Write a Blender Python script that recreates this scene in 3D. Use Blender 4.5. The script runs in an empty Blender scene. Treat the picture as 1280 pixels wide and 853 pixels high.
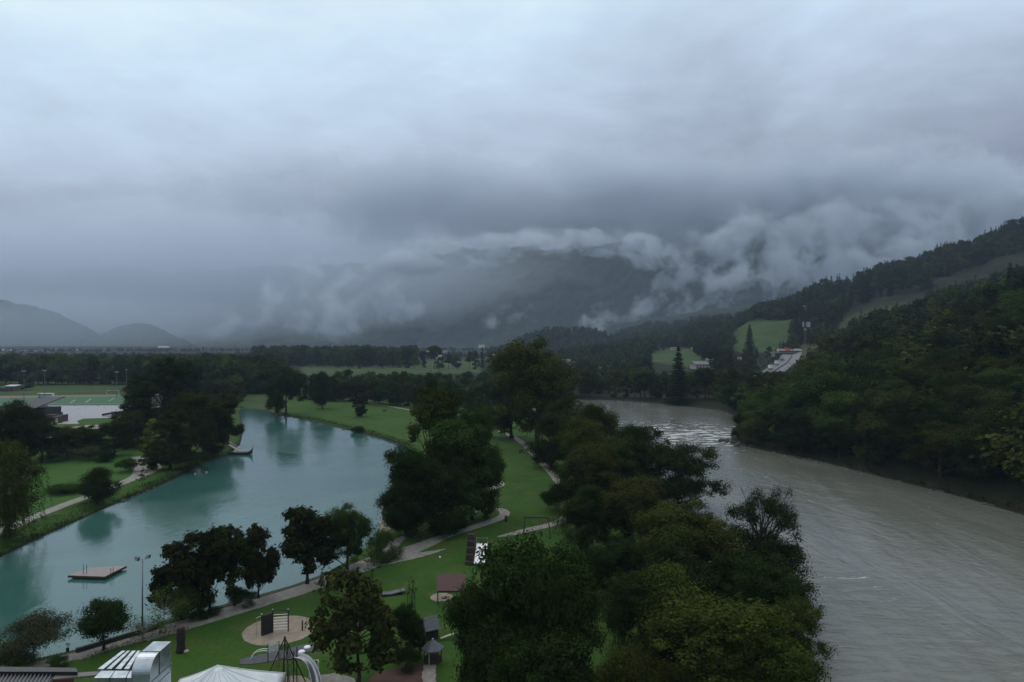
import bpy, math, random
import numpy as np
from mathutils import Vector

D = bpy.data
scene = bpy.context.scene
C = scene.collection
R = math.radians

# ------------------------------------------------------------------ camera
W0, H0 = 1280.0, 853.0          # the photograph's frame, used to read positions off it
F = 853.0                       # focal length in those pixels (24 mm equivalent)
YH = 426.5                      # the horizon
HC = 33.0                       # height of the camera over the meadow
cam_d = D.cameras.new('camera')
cam = D.objects.new('camera', cam_d); C.objects.link(cam)
cam.location = (0, 0, HC)
cam.rotation_euler = (R(90), 0, 0)
cam_d.sensor_width = 36.0
cam_d.lens = 36.0 * F / W0
cam_d.clip_start = 0.5
cam_d.clip_end = 30000
scene.camera = cam

# ------------------------------------------------------------------ exposure and render
scene.view_settings.view_transform = 'Standard'
scene.view_settings.look = 'None'
scene.view_settings.exposure = 0.0
scene.view_settings.gamma = 1.0
scene.view_settings.use_curve_mapping = False
scene.render.engine = 'CYCLES'
cy = scene.cycles
cy.max_bounces = 5
cy.diffuse_bounces = 2
cy.glossy_bounces = 3
cy.transmission_bounces = 2
cy.transparent_max_bounces = 6
cy.volume_bounces = 4
cy.use_adaptive_sampling = False
cy.use_denoising = True
cy.caustics_reflective = False
cy.caustics_refractive = False
cy.volume_step_rate = 0.6
cy.volume_max_steps = 96

# ------------------------------------------------------------------ node helpers
def nn(nt, kind, **kw):
    n = nt.nodes.new(kind)
    for k, v in kw.items():
        if k == 'inp':
            for i, x in v.items():
                n.inputs[i].default_value = x
        else:
            setattr(n, k, v)
    return n

def math_(nt, op, a, b=None, c=None, clamp=False):
    n = nt.nodes.new('ShaderNodeMath'); n.operation = op; n.use_clamp = clamp
    for i, x in enumerate((a, b, c)):
        if x is None: continue
        if isinstance(x, (int, float)): n.inputs[i].default_value = x
        else: nt.links.new(x, n.inputs[i])
    return n.outputs[0]

def mapr(nt, v, a, b, c=0.0, d=1.0, smooth=True):
    n = nt.nodes.new('ShaderNodeMapRange')
    n.interpolation_type = 'SMOOTHSTEP' if smooth else 'LINEAR'
    nt.links.new(v, n.inputs[0])
    for i, x in zip((1, 2, 3, 4), (a, b, c, d)): n.inputs[i].default_value = x
    return n.outputs[0]

def mixc(nt, fac, a, b, blend='MIX'):
    n = nt.nodes.new('ShaderNodeMix'); n.data_type = 'RGBA'; n.blend_type = blend
    n.clamp_factor = True
    for s, x in ((0, fac), (6, a), (7, b)):
        if isinstance(x, (int, float)): n.inputs[s].default_value = x
        elif isinstance(x, tuple): n.inputs[s].default_value = (*x[:3], 1)
        else: nt.links.new(x, n.inputs[s])
    return n.outputs[2]

def noise(nt, vec, scale, detail=4, rough=0.55, dist=0.0):
    n = nt.nodes.new('ShaderNodeTexNoise')
    n.inputs['Scale'].default_value = scale
    n.inputs['Detail'].default_value = detail
    n.inputs['Roughness'].default_value = rough
    n.inputs['Distortion'].default_value = dist
    if vec is not None: nt.links.new(vec, n.inputs['Vector'])
    return n.outputs['Fac']

# ------------------------------------------------------------------ sky
SUN_EL, SUN_AZ = R(52), R(-35)       # a veiled sun, ahead and to the left, behind the cloud
wd = D.worlds.new('World'); scene.world = wd
wd.use_nodes = True
nt = wd.node_tree
for n in list(nt.nodes): nt.nodes.remove(n)
L = nt.links.new
out = nn(nt, 'ShaderNodeOutputWorld')
bg = nn(nt, 'ShaderNodeBackground'); bg.inputs[1].default_value = 0.1
L(bg.outputs[0], out.inputs[0])
sky = nn(nt, 'ShaderNodeTexSky', sky_type='NISHITA', sun_disc=False, sun_elevation=SUN_EL, sun_rotation=SUN_AZ)
tc = nn(nt, 'ShaderNodeTexCoord')
sep = nn(nt, 'ShaderNodeSeparateXYZ'); L(tc.outputs['Generated'], sep.inputs[0])
dx, dy, dz = sep.outputs
zz = math_(nt, 'MAXIMUM', dz, 0.0)
den = math_(nt, 'ADD', zz, 0.10)
px_ = math_(nt, 'DIVIDE', dx, den); py_ = math_(nt, 'DIVIDE', dy, den)
cmb = nn(nt, 'ShaderNodeCombineXYZ'); L(px_, cmb.inputs[0]); L(py_, cmb.inputs[1])
mp = nn(nt, 'ShaderNodeMapping'); L(cmb.outputs[0], mp.inputs[0])
mp.inputs['Rotation'].default_value = (0, 0, R(18)); mp.inputs['Scale'].default_value = (0.55, 1.0, 1.0)
n1 = noise(nt, mp.outputs[0], 0.55, 5, 0.5, 0.4)
n2 = noise(nt, mp.outputs[0], 1.7, 6, 0.55, 0.8)
# soft stratus: height in the sky, bent by the big noise, picks the tone of the cloud sheet
nsum = math_(nt, 'ADD', math_(nt, 'MULTIPLY', math_(nt, 'SUBTRACT', n1, 0.5), 0.26),
             math_(nt, 'MULTIPLY', math_(nt, 'SUBTRACT', n2, 0.5), 0.07))
mpb = nn(nt, 'ShaderNodeMapping'); L(tc.outputs['Generated'], mpb.inputs[0]); mpb.inputs['Scale'].default_value = (1.0, 1.0, 2.3); mpb.inputs['Rotation'].default_value = (0, R(-9), 0)
n3 = noise(nt, mpb.outputs[0], 3.0, 6, 0.58, 0.25)          # billows
n4 = noise(nt, mpb.outputs[0], 9.0, 5, 0.6, 0.3)
nsum = math_(nt, 'ADD', nsum, math_(nt, 'ADD', math_(nt, 'MULTIPLY', math_(nt, 'SUBTRACT', n3, 0.5), 0.20), math_(nt, 'MULTIPLY', math_(nt, 'SUBTRACT', n4, 0.5), 0.05)))
side = math_(nt, 'MULTIPLY', dx, 0.14)
zt = math_(nt, 'SUBTRACT', math_(nt, 'ADD', dz, nsum), side)
ramp = nn(nt, 'ShaderNodeValToRGB'); L(zt, ramp.inputs[0])
cr = ramp.color_ramp; cr.interpolation = 'B_SPLINE'
while len(cr.elements) > 1: cr.elements.remove(cr.elements[-1])
SKY = [(0.00, (.155, .194, .295)), (.07, (.200, .242, .348)), (.13, (.252, .295, .398)), (.19, (.335, .385, .490)),
       (.26, (.455, .545, .680)), (.34, (.590, .730, .890)), (.45, (.710, .900, 1.06)), (.62, (.92, 1.05, 1.15)), (1.0, (1.0, 1.1, 1.18))]
cr.elements[0].position = 0; cr.elements[0].color = (*SKY[0][1], 1)
for p, c in SKY[1:]:
    e = cr.elements.new(p); e.color = (*c, 1)
mul = math_(nt, 'MULTIPLY_ADD', n3, 0.36, 0.82)
vm = nn(nt, 'ShaderNodeVectorMath', operation='SCALE'); L(ramp.outputs[0], vm.inputs[0])
L(math_(nt, 'MULTIPLY', mul, 10.0), vm.inputs['Scale'])
cl = mixc(nt, 0.94, sky.outputs[0], vm.outputs[0])
up = mapr(nt, dz, -0.06, 0.0)
L(mixc(nt, up, (.5, .6, .6), cl), bg.inputs[0])

sl = D.lights.new('sun', 'SUN'); so = D.objects.new('sun', sl); C.objects.link(so)
sl.energy = 0.8; sl.angle = R(40); sl.color = (1.0, 0.97, 0.92)
sd = Vector((math.sin(SUN_AZ) * math.cos(SUN_EL), math.cos(SUN_AZ) * math.cos(SUN_EL), math.sin(SUN_EL)))
so.rotation_euler = sd.to_track_quat('Z', 'Y').to_euler()
so.location = (-40, 0, 120)

# ------------------------------------------------------------------ object helpers
def tag(o, label=None, cat=None, group=None, kind=None):
    if label: o['label'] = label
    if cat: o['category'] = cat
    if group: o['group'] = group
    if kind: o['kind'] = kind
    return o

def empty(name, loc, label=None, cat=None, group=None, rz=0.0):
    o = D.objects.new(name, None); C.objects.link(o)
    o.location = loc; o.rotation_euler = (0, 0, rz); o.empty_display_size = 0.3
    return tag(o, label, cat, group)

def link(name, me, parent=None, loc=(0, 0, 0), rz=0.0):
    o = D.objects.new(name, me); C.objects.link(o)
    if parent is not None: o.parent = parent
    o.location = loc; o.rotation_euler = (0, 0, rz)
    return o

def quad_mesh(name, V, Fq, mats, mi=None, tint=None, smooth=False):
    """V (n,3), Fq (m,4) -> mesh, fast"""
    me = D.meshes.new(name)
    V = np.asarray(V, dtype=np.float32); Fq = np.asarray(Fq, dtype=np.int32)
    me.vertices.add(len(V)); me.vertices.foreach_set('co', V.ravel())
    me.loops.add(Fq.size); me.loops.foreach_set('vertex_index', Fq.ravel())
    me.polygons.add(len(Fq))
    me.polygons.foreach_set('loop_start', np.arange(len(Fq), dtype=np.int32) * 4)
    me.polygons.foreach_set('loop_total', np.full(len(Fq), 4, dtype=np.int32))
    for m in mats: me.materials.append(m)
    if mi is not None: me.polygons.foreach_set('material_index', np.asarray(mi, dtype=np.int32))
    me.polygons.foreach_set('use_smooth', np.full(len(Fq), bool(smooth)))
    if tint is not None:
        a = me.attributes.new('tint', 'FLOAT', 'POINT'); a.data.foreach_set('value', np.asarray(tint, dtype=np.float32))
    me.update(calc_edges=True)
    return me

class MB:
    """collects simple solids into one mesh"""
    def __init__(s): s.v = []; s.f = []
    def add(s, vs, fs):
        b = len(s.v); s.v += [tuple(v) for v in vs]; s.f += [tuple(i + b for i in f) for f in fs]; return s
    def box(s, c, size, rz=0.0):
        x, y, z = (k / 2 for k in size); ca, sa = math.cos(rz), math.sin(rz)
        vs = []
        for dz_ in (-z, z):
            for dx_, dy_ in ((-x, -y), (x, -y), (x, y), (-x, y)):
                vs.append((c[0] + dx_ * ca - dy_ * sa, c[1] + dx_ * sa + dy_ * ca, c[2] + dz_))
        return s.add(vs, [(0, 3, 2, 1), (4, 5, 6, 7), (0, 1, 5, 4), (1, 2, 6, 5), (2, 3, 7, 6), (3, 0, 4, 7)])
    def beam(s, a, b, w, h):
        a, b = Vector(a), Vector(b); d = (b - a).normalized()
        up_ = Vector((0, 0, 1)) if abs(d.z) < .95 else Vector((0, 1, 0))
        x = d.cross(up_).normalized() * w / 2; y = x.cross(d).normalized() * h / 2
        vs = [p + q for p in (a, b) for q in (-x - y, x - y, x + y, -x + y)]
        return s.add(vs, [(0, 1, 2, 3), (7, 6, 5, 4), (0, 4, 5, 1), (1, 5, 6, 2), (2, 6, 7, 3), (3, 7, 4, 0)])
    def tube(s, pts, r, n=8, r2=None):
        pts = [Vector(p) for p in pts]; m = len(pts); vs = []; fs = []
        ref = None
        for i, p in enumerate(pts):
            d = (pts[min(i + 1, m - 1)] - pts[max(i - 1, 0)]).normalized()
            if ref is None: ref = Vector((0, 0, 1)) if abs(d.z) < .9 else Vector((1, 0, 0))
            x = d.cross(ref).normalized(); y = d.cross(x).normalized()
            ref = -y if False else ref
            rr = r if r2 is None else r + (r2 - r) * i / (m - 1)
            for k in range(n):
                a = 2 * math.pi * k / n
                vs.append(p + x * rr * math.cos(a) + y * rr * math.sin(a))
        for i in range(m - 1):
            for k in range(n):
                k2 = (k + 1) % n
                fs.append((i * n + k, i * n + k2, (i + 1) * n + k2, (i + 1) * n + k))
        fs.append(tuple(range(n))[::-1]); fs.append(tuple((m - 1) * n + k for k in range(n)))
        return s.add(vs, fs)
    def prism(s, poly, z0, z1):
        n = len(poly)
        vs = [(p[0], p[1], z0) for p in poly] + [(p[0], p[1], z1) for p in poly]
        fs = [tuple(range(n))[::-1], tuple(range(n, 2 * n))] + [(i, (i + 1) % n, n + (i + 1) % n, n + i) for i in range(n)]
        return s.add(vs, fs)
    def sheet(s, corners, th):
        """thick quad or polygon in space"""
        p = [Vector(c) for c in corners]
        nrm = (p[1] - p[0]).cross(p[2] - p[0]).normalized() * th
        n = len(p)
        return s.add([*p, *[q + nrm for q in p]], [tuple(range(n))[::-1], tuple(range(n, 2 * n))] +
                     [(i, (i + 1) % n, n + (i + 1) % n, n + i) for i in range(n)])
    def lathe(s, prof, c=(0, 0, 0), n=16):
        vs = []; fs = []
        for r_, z in prof:
            for k in range(n):
                a = 2 * math.pi * k / n; vs.append((c[0] + r_ * math.cos(a), c[1] + r_ * math.sin(a), c[2] + z))
        for i in range(len(prof) - 1):
            for k in range(n):
                k2 = (k + 1) % n; fs.append((i * n + k, i * n + k2, (i + 1) * n + k2, (i + 1) * n + k))
        fs.append(tuple(range(n))[::-1]); fs.append(tuple((len(prof) - 1) * n + k for k in range(n)))
        return s.add(vs, fs)
    def build(s, name, mat, parent=None, smooth=False, loc=(0, 0, 0), rz=0.0, bevel=0.0):
        me = D.meshes.new(name); me.from_pydata(s.v, [], s.f); me.materials.append(mat)
        import bmesh
        bm = bmesh.new(); bm.from_mesh(me); bmesh.ops.recalc_face_normals(bm, faces=bm.faces); bm.to_mesh(me); bm.free()
        if smooth: me.polygons.foreach_set('use_smooth', [True] * len(me.polygons))
        o = link(name, me, parent, loc, rz)
        if bevel:
            b = o.modifiers.new('bevel', 'BEVEL'); b.width = bevel; b.segments = 2; b.limit_method = 'ANGLE'
        return o

def copy_tree(o, parent=None):
    c = o.copy(); C.objects.link(c)
    if parent is not None: c.parent = parent
    for ch in list(o.children): copy_tree(ch, c)
    return c

# ------------------------------------------------------------------ materials
MATS = {}
def mat(name, col, rough=0.7, metal=0.0, var=0.12, scale=3.0, spec=0.5, bump=0.0):
    """plain surface with a little wear in it"""
    if name in MATS: return MATS[name]
    m = D.materials.new(name); m.use_nodes = True; t = m.node_tree
    b = t.nodes['Principled BSDF']
    tc_ = nn(t, 'ShaderNodeTexCoord')
    f = noise(t, tc_.outputs['Object'], scale, 5, 0.6)
    g = mapr(t, f, 0.3, 0.7)
    t.links.new(mixc(t, g, tuple(x * (1 - var) for x in col), tuple(min(1, x * (1 + var)) for x in col)), b.inputs['Base Color'])
    t.links.new(mapr(t, f, 0.2, 0.8, max(0.02, rough - .1), min(1, rough + .1)), b.inputs['Roughness'])
    b.inputs['Metallic'].default_value = metal
    b.inputs['Specular IOR Level'].default_value = spec
    if bump:
        bp = nn(t, 'ShaderNodeBump'); bp.inputs['Strength'].default_value = bump; bp.inputs['Distance'].default_value = 0.05
        t.links.new(f, bp.inputs['Height']); t.links.new(bp.outputs[0], b.inputs['Normal'])
    MATS[name] = m
    return m
CLOUDS = True
# ------------------------------------------------------------------ terrain
LAKE_Z, RIVER_Z = -0.8, -1.5
def at(px, py, z=0.0):
    Y = F * (HC - z) / (py - YH)
    return Vector(((px - 640.0) / F * Y, Y, z))
def pts(lst, z=0.0): return [at(x, y, z) for x, y in lst]

US = np.array([-2500, 700, 760, 820, 900, 960, 1040, 1120, 1200, 1280, 1500, 2600], float)
YK = np.array([0, 150, 250, 330, 450, 600, 750, 900, 1100, 1500, 2200, 3100], float)
ZT = np.array([
    [0] * 12,
    [0, 0, 0, 0, 0, 0, 0, 0, 0, 0, 6, 10],
    [0, 0, 0, 0, 0, 1, 2, 5, 9, 16, 40, 60],
    [0, 0, 0, 0, 1, 5, 9, 14, 20, 34, 90, 140],
    [0, 0, 0, 0, 2, 7, 13, 24, 46, 66, 130, 180],
    [0, 0, 0, 1, 4, 10, 22, 54, 78, 92, 150, 200],
    [0, 0, 2, 9, 14, 20, 34, 72, 112, 120, 150, 200],
    [0, 0, 8, 20, 30, 42, 74, 110, 146, 154, 170, 200],
    [0, 0, 14, 31, 44, 58, 88, 130, 176, 186, 190, 200],
    [0, 3, 22, 42, 60, 74, 102, 150, 216, 226, 230, 240],
    [0, 9, 38, 60, 85, 110, 150, 200, 290, 300, 300, 300],
    [0, 14, 50, 80, 110, 150, 190, 240, 330, 340, 340, 340]], float)

LAKE_PX = [(-420, 850), (-250, 772), (-90, 726), (0, 697), (60, 668), (140, 632), (190, 612), (222, 597), (246, 583), (266, 574), (286, 569),
           (300, 556), (304, 540), (302, 524), (299, 513), (312, 511), (335, 514), (342, 519), (365, 521), (390, 527), (420, 534), (450, 541), (480, 549),
           (500, 557), (512, 566), (502, 585), (486, 612), (477, 640), (479, 652), (487, 662), (474, 672), (450, 690), (425, 708), (400, 722), (360, 736.5),
           (300, 753.5), (200, 781), (130, 801.5), (95, 812), (52, 822), (0, 836), (-100, 862), (-300, 905)]
RIVER_PX = [(560, 492), (640, 496), (725, 499.5), (780, 501), (850, 507), (905, 514), (925, 524), (916, 540), (912, 553), (960, 565), (1010, 573), (1100, 596),
            (1200, 621), (1280, 644), (1500, 705), (2000, 860), (1800, 1500), (1150, 1500), (1050, 1050), (985, 900), (935, 820), (880, 740), (830, 685),
            (775, 630), (735, 580), (705, 545), (690, 522), (640, 512), (560, 505)]
def world2(poly, z): return np.array([at(x, y, z)[:2] for x, y in poly])
LAKE = world2(LAKE_PX, LAKE_Z); RIVER = world2(RIVER_PX, RIVER_Z)

def inside(P, x, y):
    r = np.zeros(x.shape, bool); n = len(P)
    for i in range(n):
        x1, y1 = P[i]; x2, y2 = P[(i + 1) % n]
        c = (y1 > y) != (y2 > y)
        with np.errstate(divide='ignore', invalid='ignore'):
            xi = (x2 - x1) * (y - y1) / (y2 - y1 + 1e-12) + x1
        r ^= c & (x < xi)
    return r
def sdist(P, x, y):
    """signed distance, negative inside"""
    d = np.full(x.shape, 1e9); n = len(P)
    for i in range(n):
        a = P[i]; b = P[(i + 1) % n]; e = b - a
        t = np.clip(((x - a[0]) * e[0] + (y - a[1]) * e[1]) / (e @ e + 1e-9), 0, 1)
        d = np.minimum(d, np.hypot(x - a[0] - t * e[0], y - a[1] - t * e[1]))
    return np.where(inside(P, x, y), -d, d)

def wob(x, y, s, seed):
    """cheap smooth noise, about -1..1"""
    rr = np.random.RandomState(seed); v = np.zeros_like(x)
    for k in range(7):
        a = rr.uniform(0, 2 * np.pi); f = rr.uniform(.6, 1.9) / s * 2 * np.pi
        v = v + np.sin((x * np.cos(a) + y * np.sin(a)) * f + rr.uniform(0, 6.28)) / 3.2
    return v

def profile(u, y):
    iu = np.clip(np.searchsorted(US, u) - 1, 0, len(US) - 2); tu = np.clip((u - US[iu]) / (US[iu + 1] - US[iu]), 0, 1)
    iy = np.clip(np.searchsorted(YK, y) - 1, 0, len(YK) - 2); ty = np.clip((y - YK[iy]) / (YK[iy + 1] - YK[iy]), 0, 1)
    a = ZT[iu, iy] * (1 - ty) + ZT[iu, iy + 1] * ty
    b = ZT[iu + 1, iy] * (1 - ty) + ZT[iu + 1, iy + 1] * ty
    tu = tu * tu * (3 - 2 * tu)
    return a * (1 - tu) + b * tu

def dome(x, y, px, Y, wpx, h, deep=1.0):
    cx = (px - 640) / F * Y; w = wpx / F * Y
    q = ((x - cx) / w) ** 2 + ((y - Y) / (w * deep)) ** 2
    q = q * (1 + .16 * wob(x, y, w * .9, 61) + .08 * wob(x, y, w * .35, 62))
    return h * np.where(q < 1, (1 - q) ** 1.3, 0)

def height(x, y):
    x = np.asarray(x, float); y = np.asarray(y, float)
    u = 640 + F * x / np.maximum(y, 1.0)
    z = profile(u, y)
    z = z + np.clip(z / 40, 0, 1) * (wob(x, y, 160, 3) * 4 + wob(x, y, 60, 4) * 1.5)
    z = np.maximum(z, 0) + dome(x, y, 697, 1650, 82, 52, .9)
    z = z + np.clip((u - 330) / 80, 0, 1) * 0
    dl = sdist(LAKE, x, y); dr = sdist(RIVER, x, y)
    left = (x < -0.62 * y + 8) | (y > 250)                      # the gentle far and left shores
    wl = np.where(left, 5.0, 1.1)
    def dip(z, d, lev, w, deep):
        t = np.clip(d / w, 0, 1); t = t ** 0.8
        return np.where(d >= 0, lev + (z - lev) * t, lev - np.minimum(-d * .6, deep))
    z = np.where(dl < 6, dip(z, dl, LAKE_Z, wl, 3.0), z)
    z = np.where(dr < 9, dip(z, dr, RIVER_Z, np.where(u > 800, 8.0, 5.0), 3.0), z)
    return z
def gz(x, y): return float(height(np.array([x]), np.array([y]))[0])
def on(px, py):
    """point of the ground seen at that place of the photograph"""
    Ys = np.geomspace(30, 3000, 1500); x = (px - 640) / F * Ys
    zray = HC - (py - YH) / F * Ys
    k = np.argmax(height(x, Ys) >= zray)
    if k == 0: return at(px, max(py, 434))
    return Vector((x[k], Ys[k], gz(x[k], Ys[k])))

# ground sheet: columns fan out from the camera's foot, rows run away from it
us = np.unique(np.concatenate([np.arange(-1150, -60, 14.0), np.arange(-60, 1345, 2.2), np.arange(1345, 2420, 14.0)]))
ys = np.concatenate([[2, 20, 40], np.geomspace(52, 420, 430), np.geomspace(423, 1200, 190), np.geomspace(1210, 3090, 90)])
UU, YY = np.meshgrid(us, ys); XX = (UU - 640) / F * YY
ZZ = height(XX, YY)
PYS = YH + (HC - ZZ) / YY * F
def cover(polys, soft=1.0):
    """soft mask of map areas; each area is read off the photograph with its range of distances"""
    m = np.zeros_like(XX)
    for poly, y0, y1 in polys:
        d = sdist(np.array(poly, float), UU, PYS)
        m = np.maximum(m, np.clip(.5 - d / (2 * soft), 0, 1) * ((YY > y0) & (YY < y1)))
    return m
MEADOW = [([(0, 478), (165, 478), (170, 496), (0, 496)], 330, 560),
          ([(375, 458), (600, 449), (600, 466), (375, 470)], 450, 1600),
          ([(815, 435), (900, 436), (925, 455), (880, 462), (815, 452)], 520, 1400),
          ([(913, 408), (940, 402), (985, 400), (1030, 397), (1030, 409), (1000, 412), (985, 440), (912, 440)], 560, 1100),
          ([(300, 486), (345, 486), (345, 515), (300, 512)], 200, 480),
          ([(735, 452), (770, 450), (775, 459), (740, 460)], 600, 1500)]
SCRUB = [([(1000, 425), (1040, 405), (1090, 388), (1150, 378), (1200, 362), (1205, 372), (1160, 392), (1100, 408), (1060, 425), (1030, 445), (1000, 450)], 420, 900)]
LAWN = [([(-60, 640), (60, 565), (175, 565), (180, 590), (120, 615), (20, 655)], 100, 300)]
NEAR = (YY < 330) & (UU < 800) | (YY < 480) & (UU > 290) & (UU < 640)
c_mead = cover(MEADOW, 1.2); c_scrub = cover(SCRUB, 4.0); c_lawn = cover(LAWN, 2.0)
DR = sdist(RIVER, XX, YY); DL = sdist(LAKE, XX, YY)
c_bank = np.maximum(np.clip(1 - DR / 5, 0, 1) * (DR > -30), np.clip(1 - DL / 1.6, 0, 1))
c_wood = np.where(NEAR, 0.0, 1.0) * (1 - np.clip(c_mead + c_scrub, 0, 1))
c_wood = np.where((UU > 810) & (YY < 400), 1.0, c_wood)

def grid_faces(nr, nc):
    i = np.arange(nr - 1)[:, None] * nc + np.arange(nc - 1)[None, :]
    return np.stack([i, i + 1, i + 1 + nc, i + nc], -1).reshape(-1, 4)

gm = D.materials.new('grass_and_soil'); gm.use_nodes = True; t = gm.node_tree; b = t.nodes['Principled BSDF']
def attr(t, name):
    a = nn(t, 'ShaderNodeAttribute'); a.attribute_name = name; return a.outputs['Fac']
geo = nn(t, 'ShaderNodeNewGeometry'); P_ = geo.outputs['Position']
big = noise(t, P_, 0.035, 4, 0.6); mid = noise(t, P_, 0.22, 5, 0.6); fine = noise(t, P_, 2.2, 5, 0.7); tiny = noise(t, P_, 7.0, 3, .7)
grass = mixc(t, mapr(t, big, .35, .65), (.023, .066, .009), (.038, .088, .014))
grass = mixc(t, mapr(t, mid, .42, .70), grass, (.058, .086, .020))
grass = mixc(t, mapr(t, fine, .35, .75, 0, .65), grass, (.015, .038, .008))
grass = mixc(t, mapr(t, tiny, .5, .8, 0, .5), grass, (.060, .088, .030))
grass = mixc(t, mapr(t, noise(t, P_, .8, 5, .65), .55, .75, 0, .55), grass, (.016, .042, .008))
flk = mapr(t, noise(t, P_, 16.0, 2, .5), .70, .76, 0, .6)
grass = mixc(t, flk, grass, (.085, .065, .022))
bare = mapr(t, noise(t, P_, .11, 6, .7), .60, .72, 0, .7)
grass = mixc(t, bare, grass, (.055, .050, .028))
mead = mixc(t, mapr(t, mid, .3, .7), (.024, .052, .015), (.038, .066, .021))
mead = mixc(t, mapr(t, big, .4, .7, 0, .6), mead, (.060, .078, .030))
scrub = mixc(t, mapr(t, mid, .3, .7), (.034, .048, .020), (.060, .060, .030))
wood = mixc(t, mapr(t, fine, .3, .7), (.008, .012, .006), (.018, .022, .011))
soil = mixc(t, mapr(t, fine, .3, .7), (.012, .013, .009), (.036, .034, .026))
stripe_ = nn(t, 'ShaderNodeTexWave'); stripe_.inputs['Scale'].default_value = .12; stripe_.inputs['Distortion'].default_value = 1.5; t.links.new(P_, stripe_.inputs['Vector'])
lawn = mixc(t, mapr(t, mid, .3, .7), (.034, .088, .018), (.046, .104, .022))
lawn = mixc(t, math_(t, 'MULTIPLY', stripe_.outputs['Fac'], .35), lawn, (.028, .070, .014))
lawn = mixc(t, mapr(t, fine, .4, .75, 0, .4), lawn, (.022, .055, .012))
c = mixc(t, attr(t, 'lawn'), grass, lawn)
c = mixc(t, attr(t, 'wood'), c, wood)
c = mixc(t, attr(t, 'meadow'), c, mead)
c = mixc(t, attr(t, 'scrub'), c, scrub)
edge = math_(t, 'MULTIPLY_ADD', math_(t, 'SUBTRACT', fine, .5), .9, attr(t, 'bank'))
c = mixc(t, mapr(t, edge, .35, .75), c, soil)
t.links.new(c, b.inputs['Base Color']); b.inputs['Roughness'].default_value = 1.0; b.inputs['Specular IOR Level'].default_value = 0.1
bp = nn(t, 'ShaderNodeBump'); bp.inputs['Strength'].default_value = .5; bp.inputs['Distance'].default_value = .12
t.links.new(fine, bp.inputs['Height']); t.links.new(bp.outputs[0], b.inputs['Normal'])

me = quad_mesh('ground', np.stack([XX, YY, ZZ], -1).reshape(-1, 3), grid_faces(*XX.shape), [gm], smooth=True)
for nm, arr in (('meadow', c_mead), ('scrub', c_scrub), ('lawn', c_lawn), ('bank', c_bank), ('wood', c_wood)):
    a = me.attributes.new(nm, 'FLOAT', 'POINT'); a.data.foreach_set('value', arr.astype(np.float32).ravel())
tag(link('ground', me), kind='structure')

# ------------------------------------------------------------------ water
def grow(P, d):
    n = len(P); area = sum(P[i][0] * P[(i + 1) % n][1] - P[(i + 1) % n][0] * P[i][1] for i in range(n))
    s = 1 if area > 0 else -1; o = []
    for i in range(n):
        e = P[(i + 1) % n] - P[i - 1]; e = e / (np.linalg.norm(e) + 1e-9); o.append(P[i] + s * d * np.array([e[1], -e[0]]))
    return np.array(o)
def water(name, P, z, m):
    me = D.meshes.new(name)
    from mathutils.geometry import tessellate_polygon
    tri = tessellate_polygon([[Vector((p[0], p[1], 0)) for p in P]])
    me.from_pydata([(p[0], p[1], z) for p in P], [], [tuple(x) for x in tri]); me.materials.append(m)
    import bmesh
    bm = bmesh.new(); bm.from_mesh(me); bmesh.ops.recalc_face_normals(bm, faces=bm.faces)
    if sum(f.normal.z for f in bm.faces) < 0: bmesh.ops.reverse_faces(bm, faces=bm.faces)
    bm.to_mesh(me); bm.free()
    return tag(link(name, me), kind='structure')

lm = D.materials.new('lake_water'); lm.use_nodes = True; t = lm.node_tree; b = t.nodes['Principled BSDF']
geo = nn(t, 'ShaderNodeNewGeometry'); P_ = geo.outputs['Position']
patch = noise(t, P_, .05, 4, .55)
t.links.new(mixc(t, mapr(t, patch, .3, .7), (.028, .088, .078), (.036, .104, .092)), b.inputs['Base Color'])
b.inputs['IOR'].default_value = 1.52
wind = mapr(t, noise(t, P_, .028, 3, .5, 1.0), .42, .66)
t.links.new(math_(t, 'MULTIPLY_ADD', wind, .12, .09), b.inputs['Roughness'])
mp = nn(t, 'ShaderNodeMapping'); t.links.new(P_, mp.inputs[0]); mp.inputs['Scale'].default_value = (1, .5, 1)
h = math_(t, 'ADD', noise(t, mp.outputs[0], .9, 4, .55, .4), math_(t, 'MULTIPLY', noise(t, mp.outputs[0], .17, 3, .5), 1.4))
bp = nn(t, 'ShaderNodeBump'); bp.inputs['Strength'].default_value = .12; bp.inputs['Distance'].default_value = .3
t.links.new(h, bp.inputs['Height']); t.links.new(bp.outputs[0], b.inputs['Normal'])
water('lake', grow(LAKE, 1.0), LAKE_Z, lm)

rm = D.materials.new('river_water'); rm.use_nodes = True; t = rm.node_tree; b = t.nodes['Principled BSDF']
geo = nn(t, 'ShaderNodeNewGeometry'); P_ = geo.outputs['Position']
mp = nn(t, 'ShaderNodeMapping'); t.links.new(P_, mp.inputs[0])
mp.inputs['Rotation'].default_value = (0, 0, R(-16)); mp.inputs['Scale'].default_value = (1.0, .32, 1)
flow = mp.outputs[0]
silt = noise(t, flow, .045, 5, .6, .8)
col = mixc(t, mapr(t, silt, .3, .7), (.090, .097, .083), (.132, .134, .114))
mpx = nn(t, 'ShaderNodeMapping'); t.links.new(P_, mpx.inputs[0]); mpx.inputs['Scale'].default_value = (.5, 1.0, 1); mpx.inputs['Rotation'].default_value = (0, 0, R(8))
chop = noise(t, mpx.outputs[0], .42, 6, .68, .7)
sx = nn(t, 'ShaderNodeSeparateXYZ'); t.links.new(P_, sx.inputs[0])
rp = at(845, 543, RIVER_Z)
def bell(v, c0, w):
    q = math_(t, 'DIVIDE', math_(t, 'SUBTRACT', v, c0), w)
    return math_(t, 'EXPONENT', math_(t, 'MULTIPLY', math_(t, 'MULTIPLY', q, q), -1.0))
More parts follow.
